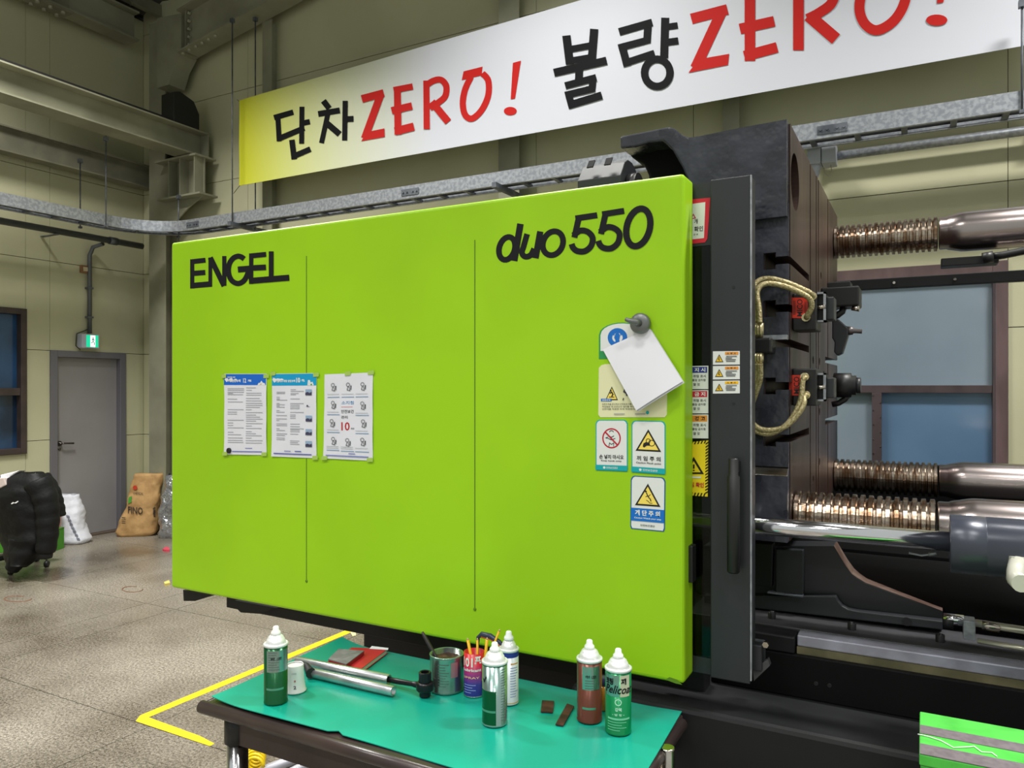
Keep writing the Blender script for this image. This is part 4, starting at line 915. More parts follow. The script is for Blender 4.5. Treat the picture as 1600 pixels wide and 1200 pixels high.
# ================================================================== POSTERS
TAPE = mat('clear_tape',(172,204,96),.2)
def tape(d, pts):
    for (u,v) in pts: d.poly('tape',TAPE,[(u-.06,v-.02),(u+.06,v-.025),(u+.06,v+.02),(u-.06,v+.025)])
PW = mat('poster_paper',(232,232,242),.5)
rnd = random.Random(3)
d = Decal(quadpx([(351,584),(417,584),(417,711),(351,710)],YD-.001),(0,-1,0),'safety_poster',PW,'white poster with dark blue heading, leftmost of the three on the green door','poster',wav=.003)
d.rect('heading_band',ink((10,104,210)),0,0.005,.99,.14); d.text('heading_text',STW,'중대재해 예방',.09,.035,.28,.052,.03); d.text('heading_text',STW,'생명안전수칙',.09,.07,.40,.105,.05); d.text('heading_text',ink((90,190,255)),'12',.46,.055,.53,.11,.03); d.text('heading_text',STW,'계명',.57,.072,.65,.10,.05)
d.poly('cloud',STW,[(.8,.142),(.82,.115),(.86,.11),(.89,.085),(.92,.11),(.96,.115),(.98,.142)]); d.rect('cloud_mark',SRED,.87,.125,.89,.132)
for (u0,u1,vs,den) in [(.09,.48,[.18,.2,.225,.24,.255,.31,.345,.44,.47,.495,.57,.605,.635,.665,.72,.75,.79,.82,.845],TXTG),(.53,.92,[.17,.2,.235,.26,.3,.33,.36,.385,.41,.44,.475,.505,.53,.555,.58,.61,.64,.67,.71,.735,.76,.79,.82,.85],TXTG)]:
    for v in vs: d.rect('printed_text', TXTG if rnd.random()<.7 else TXT, u0, v, u0+(u1-u0)*rnd.choice([.35,.6,.85,.95,1]), v+.006)
d.rect('footer_text',ink((110,120,190)),.2,.955,.9,.966); d.rect('footer_text',CYA,.52,.915,.68,.922); tape(d,[(.0,.03),(1,.03),(.03,.99),(.95,.99)]); d.done()
d = Decal(quadpx([(426,584),(495,583),(495,716),(425,713)],YD-.001),(0,-1,0),'safety_poster',PW,'white poster with light blue heading and small photos, middle of three posters','poster',wav=.003)
d.rect('heading_band',ink((0,158,212)),0,0.005,1,.145); d.text('heading_text',STW,'끼임사고 예방 안전수칙',.09,.075,.53,.105,.05); d.text('heading_text',STW,'10',.555,.05,.645,.11,.04); d.text('heading_text',STW,'계명',.67,.07,.75,.10,.05); d.poly('cloud',STW,[(.81,.145),(.82,.08),(.86,.08),(.88,.11),(.92,.10),(.95,.145)]); d.rect('cloud_mark',SGRN,.88,.125,.91,.142)
for v in [.22,.235,.28,.3,.315,.355,.37,.385,.40,.44,.46,.5,.54,.56,.60,.62,.66,.68,.72,.74,.77,.79]: d.rect('printed_text',TXT if rnd.random()<.5 else TXTG,.11,v,.11+.25*rnd.choice([.3,.8,1]),v+.006)
for v in [.19,.21,.235,.25,.3,.355,.375,.395,.415,.46,.49,.51,.53,.6,.63,.655,.67,.69,.72,.8,.82,.84]: d.rect('printed_text',TXTG,.43,v,.43+.3*rnd.choice([.4,.6,.7,1]),v+.006)
for k,v in enumerate([.19,.36,.5,.66,.8]):
    if k != 1: d.rect('small_photo',ink((150,176,206)),.77,v,.91,v+.035); d.poly('small_photo_dark',ink((62,60,92)),[(.77,v+.07),(.77,v+.04),(.82,v+.03),(.86,v+.045),(.91,v+.03),(.91,v+.07)])
    else: d.poly('small_photo_dark',ink((120,118,160)),[(.79,v+.035),(.81,v+.01),(.84,v+.03),(.88,v+.035)])
d.rect('footer_text',ink((70,80,170)),.06,.955,.9,.966); d.rect('footer_text',TXTG,.3,.925,.45,.932); d.rect('footer_text',TXTG,.54,.922,.68,.932); tape(d,[(.03,.0),(1,.02),(.98,.995)]); d.done()
d = Decal(quadpx([(508,585),(583,582),(583,720),(506,716)],YD-.001),(0,-1,0),'safety_poster',PW,'white poster with drawings and big red 10, rightmost on the green door','poster',wav=.003)
d.text('red_number',ink((190,30,44)),'10',.37,.565,.54,.665,.02); d.text('blue_text',ink((70,140,190)),'소키우침',.37,.32,.62,.36,.01) if False else d.text('blue_text',ink((70,140,190)),'소지침',.37,.32,.62,.36,.01)
d.rect('red_line',ink((220,150,160)),.37,.385,.60,.392); d.text('printed_text',TXT,'안전보건',.37,.42,.62,.46,.01); d.text('printed_text',TXT,'관리',.37,.49,.50,.525,.01); d.text('printed_text',TXT,'계명',.56,.63,.63,.65,.01)
for (u,v) in [(.07,.27),(.37,.27),(.66,.27)]: d.rect('caption_rule',ink((110,150,190)),u,v,u+.26,v+.007)
for (u,v) in [(.07,.475),(.66,.482),(.07,.685),(.66,.69),(.07,.895),(.37,.90),(.66,.90)]: d.rect('caption_rule',ink((90,104,130)),u,v,u+.27,v+.007)
for (u,v) in [(.07,.235),(.37,.235),(.66,.235),(.07,.445),(.66,.455),(.07,.655),(.66,.66),(.07,.85),(.37,.85),(.66,.86),(.07,.87),(.37,.87)]: d.rect('caption_text',GRYL,u,v,u+.25,v+.006)
for (u,v,c_) in [(.19,.15,TXT),(.5,.15,TXTG),(.8,.15,ink((130,96,170))),(.19,.36,ink((170,110,150))),(.8,.37,TXT),(.17,.575,TXT),(.81,.575,TXTG),(.2,.785,TXT),(.5,.795,TXT),(.8,.785,TXT)]:
    d.stroke('line_drawing',c_,ell(u,v-.02,.035,.02,10),.006,True); d.stroke('line_drawing',c_,[(u,v),(u-.02,v+.04),(u+.04,v+.05),(u+.02,v)],.007)
    d.poly('line_drawing',c_,[(u+.05,v-.01),(u+.07,v-.01),(u+.065,v+.04),(u+.05,v+.04)])
d.rect('footer_text',ink((110,120,190)),.06,.955,.92,.966); d.rect('footer_text',TXTG,.53,.925,.66,.934); tape(d,[(.5,.0),(.97,.0),(.95,.99),(.03,.995)]); d.done()
p = px(359,704,y=YD-.003)
obj('round_magnet', MB().lathe((p.x,YD-.0045,p.z),[(.011,0),(.011,.006),(.009,.008)],(0,-1,0),16), BLACK, label='small black round magnet at the lower left corner of the leftmost poster', cat='magnet')
# magnetic hook with papers
YM = YD-.001
mk = px(1003,506,y=YD)
hk_ = thing('magnetic_hook', (mk.x,YD,mk.z-.03), 'grey round magnetic hook holding the white papers on the green door', 'hook')
HM = mat('hook_grey',(120,122,122),.4,.5)
obj('magnet_base', MB().lathe((mk.x,YD-.008,mk.z),[(.0,0),(.030,0),(.030,.012),(.026,.018),(.012,.020)],(0,-1,0),24), HM, hk_)
obj('hook_stem', MB().tube([(mk.x,YD-.025,mk.z),(mk.x-.004,YD-.045,mk.z+.002),(mk.x-.018,YD-.055,mk.z+.006),(mk.x-.03,YD-.052,mk.z+.010)],[.011,.009,.007,.006],10), HM, hk_)
cp = [px(u,v,y=YD) for u,v in [(1016,513),(1071,596),(999,641),(943,546)]]   # right corner round to the left
TLp,TRp,BRp,BLp = cp[3],cp[0],cp[1],cp[2]
def pfn(u,v):
    a = TLp.lerp(TRp,u); b = BLp.lerp(BRp,u); p = a.lerp(b,v); p.y = YD-.006-.022*v-.006*math.sin(u*3.1)*v; return p
pp = thing('paper_sheaf', (BLp.x,YD-.01,BLp.z), 'tilted stack of white sheets hanging under the magnetic hook', 'paper')
obj('top_sheet', MB().grid(pfn,8,10,(0,-.0008,0)), WHITE, pp)
obj('under_sheet', MB().grid(lambda u,v: pfn(u,v)+Vector((.004,.004,-.004)),6,8,(0,-.0008,0)), mat('paper_shade',(214,214,220),.6), pp)

# ================================================================== GREEN STEP PLATFORM
PG = mat('platform_green',(78,190,70),.55,c2=(62,170,54),scale=14,detail=6,lo=.45,hi=.7); PGD = mat('platform_green_shaded',(52,150,48),.55,c2=(46,138,44),scale=5)  # panels get a darker deck green, standing for their weaker light
GRIT = mat('grit_tape',(112,104,108),.8,c2=(98,90,94),scale=60)
gx = px(1437,1111,z=.896).x; gyb = px(1437,1111,z=.896).y; gyf = px(1437,1178,z=.896).y
pf = thing('step_platform', (gx+.4,(gyb+gyf)/2,0), 'bright green step platform with two grey grit strips, in front of the machine', 'platform')
obj('deck', MB().box((gx,gyf,.872),(gx+.95,gyb,.896)), PG, pf, bev=.003)
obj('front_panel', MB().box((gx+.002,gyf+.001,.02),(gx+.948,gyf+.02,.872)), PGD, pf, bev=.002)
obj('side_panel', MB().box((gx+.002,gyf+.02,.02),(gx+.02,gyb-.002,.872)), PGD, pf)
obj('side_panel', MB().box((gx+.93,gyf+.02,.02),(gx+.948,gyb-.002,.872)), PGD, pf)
for (va,vb) in [(1133,1146),(1162,1178)]:
    ya = px(1437,va,z=.896).y; yb = px(1437,vb,z=.896).y
    obj('grit_strip', MB().box((gx+.001,yb,.8962),(gx+.948,ya,.8975)), GRIT, pf)
obj('torn_film', MB().tube([px(u,v,z=.898) for u,v in [(1434,1147),(1452,1151),(1470,1157),(1490,1168),(1515,1167),(1522,1166),(1534,1175),(1550,1176),(1558,1182)]],.0012,5), WHITEP, pf)
for x in (.03,.9): obj('foot', MB().box((gx+x,gyf+.03,0),(gx+x+.03,gyf+.06,.02)), BLACK, pf)

# ================================================================== WORK TABLE
TZ0 = .722
tx0, tx1, ty0, ty1 = -1.875, -.575, 1.515, 2.115
tb = thing('work_table', (-1.22,1.82,0), 'dark brown metal work table with chrome legs under the teal mat', 'table')
obj('table_top', MB().box((tx0+.02,ty0+.02,.685),(tx1-.02,ty1,TZ0)), TABLE, tb, bev=.004)
obj('edge_tube', MB().tube([(tx0,ty0+.02,.704),(tx1-.015,ty0+.02,.704)],.0185,14), TABLE, tb)
obj('edge_tube', MB().tube([(tx0+.018,ty0+.02,.704),(tx0+.018,ty1,.704)],.018,14), TABLE, tb)
obj('edge_tube', MB().tube([(tx1-.02,ty0+.02,.704),(tx1-.02,ty1-.02,.704)],.018,14), TABLE, tb)
obj('apron', MB().box((tx0+.06,ty0+.055,.60),(tx1-.06,ty0+.075,.685)), TABLE, tb)
obj('apron', MB().box((tx0+.06,ty1-.075,.60),(tx1-.06,ty1-.055,.685)), TABLE, tb)
lx = px(371,1160,y=1.59).x
for (x,y) in [(lx,1.59),(lx,2.05),(tx1-.09,1.59),(tx1-.09,2.05)]:
    g = obj('leg', MB().lathe((x,y,0),[(.031,0),(.031,.61)],(0,0,1),24), CHROME, tb)
    obj('leg_sleeve', MB().lathe((x,y,.60),[(.037,0),(.037,.085)],(0,0,1),24), BLACK, g)
cpz = px(1036,1182,y=1.9)
obj('corner_post', MB().lathe((cpz.x+.012,1.9,0),[(.0195,0),(.0195,.722),(.017,.726)],(0,0,1),20), STEELB, tb)
for z in (.12,): obj('stretcher', MB().tube([(lx,2.05,z),(tx1-.09,2.05,z)],.014,10), CHROME, tb)
# teal mat
def mfn(u,v):
    x = -1.845+(1.245)*u; y = 1.545+.573*v
    if v == 0 and .36 < u < .40: y += .014
    e = min(u*1.245, v*.573, (1-u)*1.245)
    z = TZ0+.0045+.0015*noise.noise(Vector((x*4,y*4,0)))
    z += .02*max(0,1-u*9)**2*(.4+.6*v) + .007*max(0,1-v*10)*(.5+.5*math.sin(x*7))*(1 if u < .6 else .4) + .004*max(0,1-(1-u)*14)
    x += .03*(1-v)*max(0,(u-.6)/.4) + -.0*v; y -= .008*math.sin(u*9)*max(0,1-v*8)
    return (x,y,z)
obj('cutting_mat', MB().grid(mfn,50,24,(0,0,-.0022)), TEAL, label='large teal rubber mat covering the work table', cat='mat')
ZM = TZ0+.0062
# ---- spray cans
SIL = mat('can_metal',(150,178,172),.22,.85); CAPW = mat('can_cap_white',(238,240,238),.35); DOME = mat('can_dome',(226,228,228),.3,.3)
def can_root(u, v, label, nm='spray_can', **k):
    p = px(u,v,z=ZM); return thing(nm, (p.x,p.y,ZM), label, k.get('cat','spray can'), k.get('group')), p
def can_parts(t, p, r, h, body, cap=True):
    b = obj('can_body', MB().lathe((p.x,p.y,ZM),[(r-.002,0),(r+.0006,.0015),(r+.0006,.005),(r,.006),(r,h-.002)],(0,0,1),36), body, t)
    if cap:
        obj('can_rim', MB().lathe((p.x,p.y,ZM+h-.003),[(r,0),(r+.0015,.001),(r+.0018,.007),(r-.002,.009),(r-.006,.006)],(0,0,1),36,caps=False), DOME, t)
        obj('can_shoulder', MB().lathe((p.x,p.y,ZM+h+.002),[(r-.003,.0),(r-.007,.008),(r-.0085,.014),(r-.0095,.0145),(r-.012,.021),(r-.018,.026),(0.004,.0265)],(0,0,1),36), DOME, t)
        obj('spray_nozzle', MB().lathe((p.x,p.y,ZM+h+.0285),[(.0135,0),(.0145,.001),(.0135,.008),(.009,.013),(.0085,.021),(.0065,.024),(.0,.0245)],(0,0,1),24), CAPW, t)
    return b
CAMDIR = lambda p: math.atan2(-p.y,-p.x)
def wrap(body, name, p, r, m, z0, z1, a0, a1, lift=.0003):
    """printed band on a can: angles in degrees about the direction to the room's viewer side (negative = left)"""
    c = CAMDIR(p); A0 = c+math.radians(a0); A1 = c+math.radians(a1)
    return obj(name, MB().grid(lambda u,v: (p.x+(r+lift)*math.cos(A0+(A1-A0)*u),p.y+(r+lift)*math.sin(A0+(A1-A0)*u),ZM+z0+(z1-z0)*v), 16, 1), m, body)
def wraptext(body, p, r, m, t, z0, z1, a0, a1, bold=.02, shear=0, name='label_text'):
    vs, fs = text_mesh(t,bold,shear); c = CAMDIR(p)
    # u grows to the viewer's right
    mb = MB().add([(p.x+(r+.0012)*math.cos(c+math.radians(a0+(a1-a0)*a)),p.y+(r+.0012)*math.sin(c+math.radians(a0+(a1-a0)*a)),ZM+z0+(z1-z0)*b) for a,b in vs], fs)
    return obj(name, mb, m, body)
def lines(body, p, r, m, z0, n, dz, a0, a1, name='label_text'):
    c = CAMDIR(p); mb = MB(); rr = random.Random(int(z0*1e4))
    for k in range(n):
        e = a0+(a1-a0)*rr.uniform(.6,1); z = z0-k*dz
        mb.grid(lambda u,v: (p.x+(r+.001)*math.cos(c+math.radians(a0+(e-a0)*u)),p.y+(r+.001)*math.sin(c+math.radians(a0+(e-a0)*u)),ZM+z+.0018*v),6,1)
    return obj(name, mb, m, body, kind='stuff')
GRN = mat('can_dark_green',(8,84,46),.25,.4); GRN2 = mat('can_green',(0,128,74),.25,.3); BRN = mat('can_brown',(104,56,42),.28,.4); PALE = mat('can_pale_band',(96,160,136),.3,.5)
H = .168
t, p = can_root(431,1096,'dark green spray can at the left end of the mat, beside the paper cup')
b = can_parts(t,p,.0335,H,GRN); wrap(b,'label_panel',p,.0335,SIL,.096,.158,-48,75); wraptext(b,p,.0335,INKD,'실리콘',.132,.14,-25,-5); wraptext(b,p,.0335,INKD,'스프레이',.130,.14,5,28)
lines(b,p,.0335,mat('dull_grey',(92,110,104),.5),.152,8,.007,-38,20); wrap(b,'label_stripe',p,.0335,PALE,.044,.050,-50,40)
t, p = can_root(773,1129,'silver and dark green spray can in front of the purple pencil can')
b = can_parts(t,p,.0345,H,SIL); wrap(b,'label_panel',p,.0345,GRN,.006,.098,-82,6); wrap(b,'label_stripe',p,.0345,PALE,.040,.046,-80,4,.0008); wrap(b,'label_panel',p,.0345,GRN,.163,.167,-88,88)
wraptext(b,p,.0345,INKD,'✓',.118,.138,-62,-40,.03,name='bird_mark'); lines(b,p,.0345,mat('dull_grey',(92,110,104),.5),.155,20,.0072,30,62)
t, p = can_root(921,1124,'brown spray can, left one of the pair at the right end of the mat')
b = can_parts(t,p,.0345,H,BRN); wrap(b,'label_panel',p,.0345,SIL,.094,.157,-34,52); wrap(b,'label_panel',p,.0345,SIL,.01,.16,-76,-66); wraptext(b,p,.0345,INKD,'이형제',.126,.134,-18,2); wraptext(b,p,.0345,INKD,'스프레이',.124,.134,8,32); lines(b,p,.0345,mat('dull_grey',(92,110,104),.5),.118,4,.007,-20,36)
wrap(b,'label_stripe',p,.0345,PALE,.040,.046,-34,30)
t, p = can_root(966,1142,'bright green lettered spray can, rightmost can on the teal mat')
b = can_parts(t,p,.0345,H,GRN2); wrap(b,'label_panel',p,.0345,SIL,.104,.160,-70,4); wrap(b,'label_panel',p,.0345,mat('label_ivory',(196,196,170),.4),.104,.160,8,56)
wraptext(b,p,.0345,INKD,'코팅',.134,.152,-62,-22,.04); wraptext(b,p,.0345,INKD,'제',.136,.153,12,36,.05); wraptext(b,p,.0345,INKD,'Pelicoat',.112,.134,-66,72,.02,.35)
c = CAMDIR(p); mk = MB()
for k in range(16):
    A = [2*math.pi*(k+d)/16 for d in (0,1)]
    mk.add([(p.x+.0352*math.cos(c+rr_*math.sin(a)/.0345),p.y+.0352*math.sin(c+rr_*math.sin(a)/.0345),ZM+.090+rr_*math.cos(a)) for a,rr_ in ((A[0],.0065),(A[1],.0065),(A[1],.009),(A[0],.009))],[(0,1,2,3)])
obj('round_mark', mk, mat('label_mint',(196,232,212),.5), b)
wraptext(b,p,.0345,mat('label_mint',(196,232,212),.5),'강력',.066,.076,-14,14,.03); wraptext(b,p,.0345,mat('label_mint',(196,232,212),.5),'• 방 청 •',.054,.060,-26,26,.02); wrap(b,'label_stripe',p,.0345,mat('label_mint2',(120,196,160),.5),.043,.048,-50,56,.0008); lines(b,p,.0345,mat('label_mint2',(120,196,160),.5),.036,4,.007,-50,40)
# blue and white can behind
t, p = can_root(795,1097,'white and blue spray can half hidden behind the silver and green can')
WB = mat('can_white_print',(206,214,218),.3,.2); b = can_parts(t,p,.0285,.155,WB); wrap(b,'label_band',p,.0285,ink((30,50,140)),.138,.152,-88,88); wrap(b,'label_band',p,.0285,ink((200,160,60)),.004,.008,-88,88); wrap(b,'label_band',p,.0285,ink((220,160,90)),.118,.122,10,64); lines(b,p,.0285,ink((110,130,190)),.108,12,.0075,8,60)
# purple tin with pencils
p = px(741,1084,z=ZM); t = thing('pencil_tin', (p.x,p.y,ZM), 'red and purple tin holding yellow pencils and a cutter knife', 'tin')
def purple():
    m = bpy.data.materials.new('tin_print'); m.use_nodes = True; nt = m.node_tree
    tc = nt.nodes.new('ShaderNodeTexCoord'); sx = nt.nodes.new('ShaderNodeSeparateXYZ'); rp = nt.nodes.new('ShaderNodeValToRGB')
    nt.links.new(tc.outputs['Generated'], sx.inputs[0]); nt.links.new(sx.outputs[2], rp.inputs[0]); nt.links.new(rp.outputs[0], nt.nodes['Principled BSDF'].inputs['Base Color'])
    e = rp.color_ramp.elements; e[0].position = .3; e[0].color = L3((40,44,132)); e[1].position = .78; e[1].color = L3((206,28,44)); q = e.new(.52); q.color = L3((130,36,110))
    nt.nodes['Principled BSDF'].inputs['Roughness'].default_value = .3; return m
r = .031; b = obj('tin_body', MB().lathe((p.x,p.y,ZM),[(r,0),(r,.128),(r-.0015,.128),(r-.0015,.01),(0,.01)],(0,0,1),32,caps=False), purple(), t)
obj('tin_rim', MB().lathe((p.x,p.y,ZM),[(r,.0),(r+.001,.0015),(r,.003)],(0,0,1),32,caps=False), SIL, b)
wraptext(b,p,r,STW,'101',.090,.118,-72,-8,.03); wraptext(b,p,r,STW,'프',.100,.122,2,40,.05); wraptext(b,p,r,STW,'Lubricant',.077,.086,-70,40,.03); wraptext(b,p,r,ink((240,190,150)),'SPRAY',.056,.062,-66,30,.02); lines(b,p,r,ink((150,160,220)),.036,4,.0075,-66,10)
PY = mat('pencil_yellow',(232,176,24),.4)
def stick(u0,v0,u1,v1,dy0,dy1,r,m,name,lab,cat):
    a = px(u0,v0,y=p.y+dy0); b_ = px(u1,v1,y=p.y+dy1)
    return a, b_
for (u0,v0,u1,v1,dy,lab) in [(739,1040,731,1000,-.012,'thick yellow pencil leaning left in the purple tin'),(746,1040,746,1000,-.002,'short yellow pencil upright in the middle of the purple tin'),(757,1040,761,999,-.004,'thick yellow pencil on the right in the purple tin'),(757,1045,780,986,.004,'long thin yellow pencil sticking out to the right of the purple tin')]:
    a = px(u0,v0,y=p.y+dy); e = px(u1,v1,y=p.y+dy); d_ = (a-e).normalized(); a = a+d_*.045
    pc = thing('pencil', a, lab, 'pencil'); rr_ = .0046 if 'thick' in lab else .0034
    obj('shaft', MB().tube([a,e],rr_,6), PY, pc); obj('tip', MB().tube([e,e-d_*.006],[rr_*.9,.001],6), mat('pencil_end',(200,170,130),.5), pc)
a = px(748,1040,y=p.y+.016); e = [px(u,v,y=p.y+.012) for u,v in [(749,1050),(746,1012),(747,996),(753,991),(766,994),(780,1003),(789,1012)]]
kn_ = thing('cutter_knife', e[0], 'dark blue curved knife handle bending out of the purple tin', 'knife')
obj('handle', MB().tube(smooth_ if False else e,[.004,.004,.006,.008,.0085,.007,.005],10), mat('handle_navy',(44,50,74),.35), kn_)
obj('grip_stripe', MB().tube([x_+Vector((0,-.004,-.007)) for x_ in e[3:]],.0028,6), mat('handle_orange',(196,96,50),.4), kn_)
# grease tin with brush
p = px(698,1076,z=ZM); t = thing('grease_tin', (p.x,p.y,ZM), 'open silver tin filled with brown grease beside the ratchet wrench', 'tin')
r = .051; b = obj('tin_body', MB().lathe((p.x,p.y,ZM),[(r-.001,0),(r+.001,.003),(r,.006),(r,.103),(r+.001,.106),(r-.003,.108),(r-.003,.02),(0,.02)],(0,0,1),40,caps=False), mat('tin_metal',(170,178,172),.22,.9,c2=(140,150,146),scale=18), t)
wrap(b,'tin_print',p,r,mat('tin_print_pink',(176,120,130),.35,.4),.05,.095,14,40); lines(b,p,r,mat('dull_grey',(92,110,104),.5),.088,9,.008,-30,8)
obj('rim', MB().lathe((p.x,p.y,ZM+.106),[(r-.003,.001),(r+.001,-.001),(r+.002,.002),(r-.001,.004),(r-.003,.001)],(0,0,1),40,caps=False), SIL, b)
obj('grease', MB().grid(lambda u,v: (p.x+(r-.004)*v*math.cos(u*2*math.pi),p.y+(r-.004)*v*math.sin(u*2*math.pi),ZM+.092+.005*noise.noise(Vector((v*math.cos(u*6.283)*3,v*math.sin(u*6.283)*3,1)))),28,8), mat('grease_brown',(84,56,42),.35,c2=(56,36,28),scale=40,bump=.5,bscale=60), t)
bh = [px(u,v,y=p.y) for u,v in [(686,1034),(683,1030),(672,1010),(662,992),(660,987)]]
br_ = thing('grease_brush', bh[0], 'dark handled brush standing in the grease tin', 'brush')
obj('handle', MB().tube(bh,[.0045,.0045,.006,.0055,.003],10), mat('brush_dark',(48,38,40),.35), br_); obj('bristles', MB().tube([bh[0],bh[0]+(bh[0]-bh[2]).normalized()*.02],[.007,.009],8), mat('bristle',(70,50,38),.8), br_)
# amber bottle between the two cans
p = px(944,1108,z=ZM); t = thing('amber_bottle', (p.x,p.y,ZM), 'small amber bottle with dark cap behind the two right spray cans', 'bottle')
obj('bottle_body', MB().lathe((p.x,p.y,ZM),[(.015,0),(.017,.003),(.017,.055),(.012,.066),(.009,.068),(.009,.072)],(0,0,1),20), mat('amber',(176,120,36),.15,coat=.3), t)
obj('bottle_cap', MB().lathe((p.x,p.y,ZM+.07),[(.0125,0),(.0125,.02),(.011,.022)],(0,0,1),16), mat('cap_violet',(60,54,96),.4), t)
# paper cup upside down
p = px(461,1079,z=ZM); t = thing('paper_cup', (p.x,p.y,ZM), 'white paper cup turned upside down behind the left spray can', 'cup')
b = obj('cup_wall', MB().lathe((p.x,p.y,ZM),[(.0315,.002),(.033,.0),(.034,.003),(.032,.005),(.028,.03),(.0255,.06),(.0255,.079),(.0245,.081),(.024,.078)],(0,0,1),36,caps=False), WHITEP, t)
obj('cup_base', MB().lathe((p.x,p.y,ZM+.075),[(.0245,0),(.0245,.001)],(0,0,1),32), WHITEP, t)
wraptext(b,p,.0292,ink((190,60,40)),'8',.036,.042,-6,4,.03,name='cup_print'); wraptext(b,p,.0315,TXT,'2',.016,.026,-8,6,.02,name='cup_print'); wraptext(b,p,.0264,TXTG,'COFFEE',.058,.062,-22,8,.0,name='cup_print')
# red book with grey block
bk = [px(u,v,z=ZM+.018) for u,v in [(507,1036),(550,1011),(606,1013),(562,1046)]]
t = thing('red_book', (bk[0].x,bk[0].y,ZM), 'worn red covered book lying at the back of the mat', 'book')
z0 = ZM+.001
pts = [Vector((p_.x,p_.y,z0)) for p_ in bk]
cen = sum(pts,Vector())/4; ins = [cen+(q-cen)*.965 for q in pts]
obj('pages', MB().prism([q+Vector((0,0,.0015)) for q in ins],(0,0,.0125)), mat('page_block',(214,208,190),.7), t)
obj('cover', MB().prism([q+Vector((0,0,.0143)) for q in pts],(0,0,.0014)), mat('book_red',(196,36,52),.45,c2=(180,28,44),scale=9), t)
obj('back_cover', MB().prism(pts,(0,0,.0014)), mat('book_red',(196,36,52),.45), t)
zt = z0+.0162; gb = [px(u,v,z=zt+.012) for u,v in [(513,1031),(529,1015),(569,1018),(541,1039)]]
gbp = [Vector((q.x,q.y,zt)) for q in gb]
t = thing('grey_sandpaper_block', (gbp[0].x,gbp[0].y,zt), 'grey rectangular abrasive block lying on the red book', 'block')
obj('abrasive_face', MB().prism([q+Vector((0,0,.012)) for q in gbp],(0,0,.003)), mat('abrasive_grey',(128,126,128),.75,c2=(108,106,108),scale=30), t)
obj('block_base', MB().prism(gbp,(0,0,.012)), mat('block_red',(150,30,40),.5), t)
nt_ = [px(u,v,z=ZM+.019) for u,v in [(577,1013),(581,1009),(607,1012),(606,1015)]]
obj('paper_scrap', MB().prism([Vector((q.x,q.y,z0+.0165)) for q in nt_],(0,0,.0006)), WHITE, label='small white paper slip on the back corner of the red book', cat='paper')
# aluminium tubes, ratchet
ALU = mat('aluminium_tube',(196,198,202),.28,.85,c2=(176,178,184),scale=20)
def tubeobj(a, b, r, lab, ring=True):
    d_ = (b-a).normalized(); t_ = thing('metal_tube', Vector((min(a.x,b.x),a.y,a.z-r)), lab, 'tube')
    obj('barrel', MB().lathe(a,[(r-.003,.004),(r-.001,0),(r,.002),(r,(b-a).length-.002),(r-.001,(b-a).length),(r-.004,(b-a).length),(r-.004,(b-a).length-.06),(0,(b-a).length-.06)],d_,28,caps=False), ALU, t_)
    return t_, d_
r1 = .0158
a = px(464,1033,z=ZM+r1+.004); b = px(608,1062,z=ZM+r1+.004)
t, d_ = tubeobj(a,b,r1,'long aluminium tube lying behind its twin, reaching the ratchet wrench')
a2 = px(484,1050,z=ZM+r1); b2 = px(615,1080,z=ZM+r1)
t, d2 = tubeobj(a2,b2,r1-.001,'shorter aluminium tube lying nearest the front of the mat')
GRP = mat('grip_black',(30,30,32),.6)
g1 = [px(u,v,z=ZM+.018) for u,v in [(470,1042),(476,1046)]]
obj('pipe_grip', MB().tube([px(473,1036,z=ZM+.034),px(479,1040,z=ZM+.032),px(482,1046,z=ZM+.022),px(486,1052,z=ZM+.02)],[.006,.009,.012,.0165],12), GRP, t)
hd = px(664,1072,z=ZM+.03); WR = mat('wrench_black',(44,42,46),.3,.7)
t = thing('ratchet_wrench', (hd.x,hd.y,ZM), 'black ratchet wrench with upright socket between the tubes and the grease tin', 'wrench')
st = px(606,1062,z=ZM+.020)
obj('handle', MB().tube([b-d_*.03,b+d_*.03,(b+d_*.03).lerp(hd,.55),hd],[.0085,.0085,.0075,.014],12), WR, t)
obj('ratchet_head', MB().lathe((hd.x,hd.y,hd.z-.014),[(.022,0),(.026,.004),(.026,.024),(.022,.028)],(0,0,1),28), WR, t, bev=.001)
obj('upper_socket', MB().lathe((hd.x,hd.y,hd.z+.012),[(.0165,0),(.019,.003),(.019,.029),(.0165,.031),(.0125,.030),(.0125,.010),(0,.010)],(0,0,1),12,caps=False,smooth=False), WR, t)
obj('lower_socket', MB().lathe((hd.x,hd.y,ZM),[(.0155,0),(.017,.002),(.017,.017)],(0,0,1),12,smooth=False), WR, t)
# rusty strips
RS = mat('rusty_strip',(88,52,44),.6,.3,c2=(60,36,32),scale=30)
for pts_, lab in (([(847,1094),(866,1095),(864,1112),(845,1111)],'short wide rusty steel strip lying on the mat left of the brown can'),([(868,1131),(880,1133),(897,1103),(886,1099)],'long narrow rusty steel strip leaning towards the brown can')):
    q = [px(u,v,z=ZM+.004) for u,v in pts_]; obj('steel_strip', MB().prism([Vector((w_.x,w_.y,ZM)) for w_ in q],(0,0,.004)), RS, label=lab, cat='metal strip')
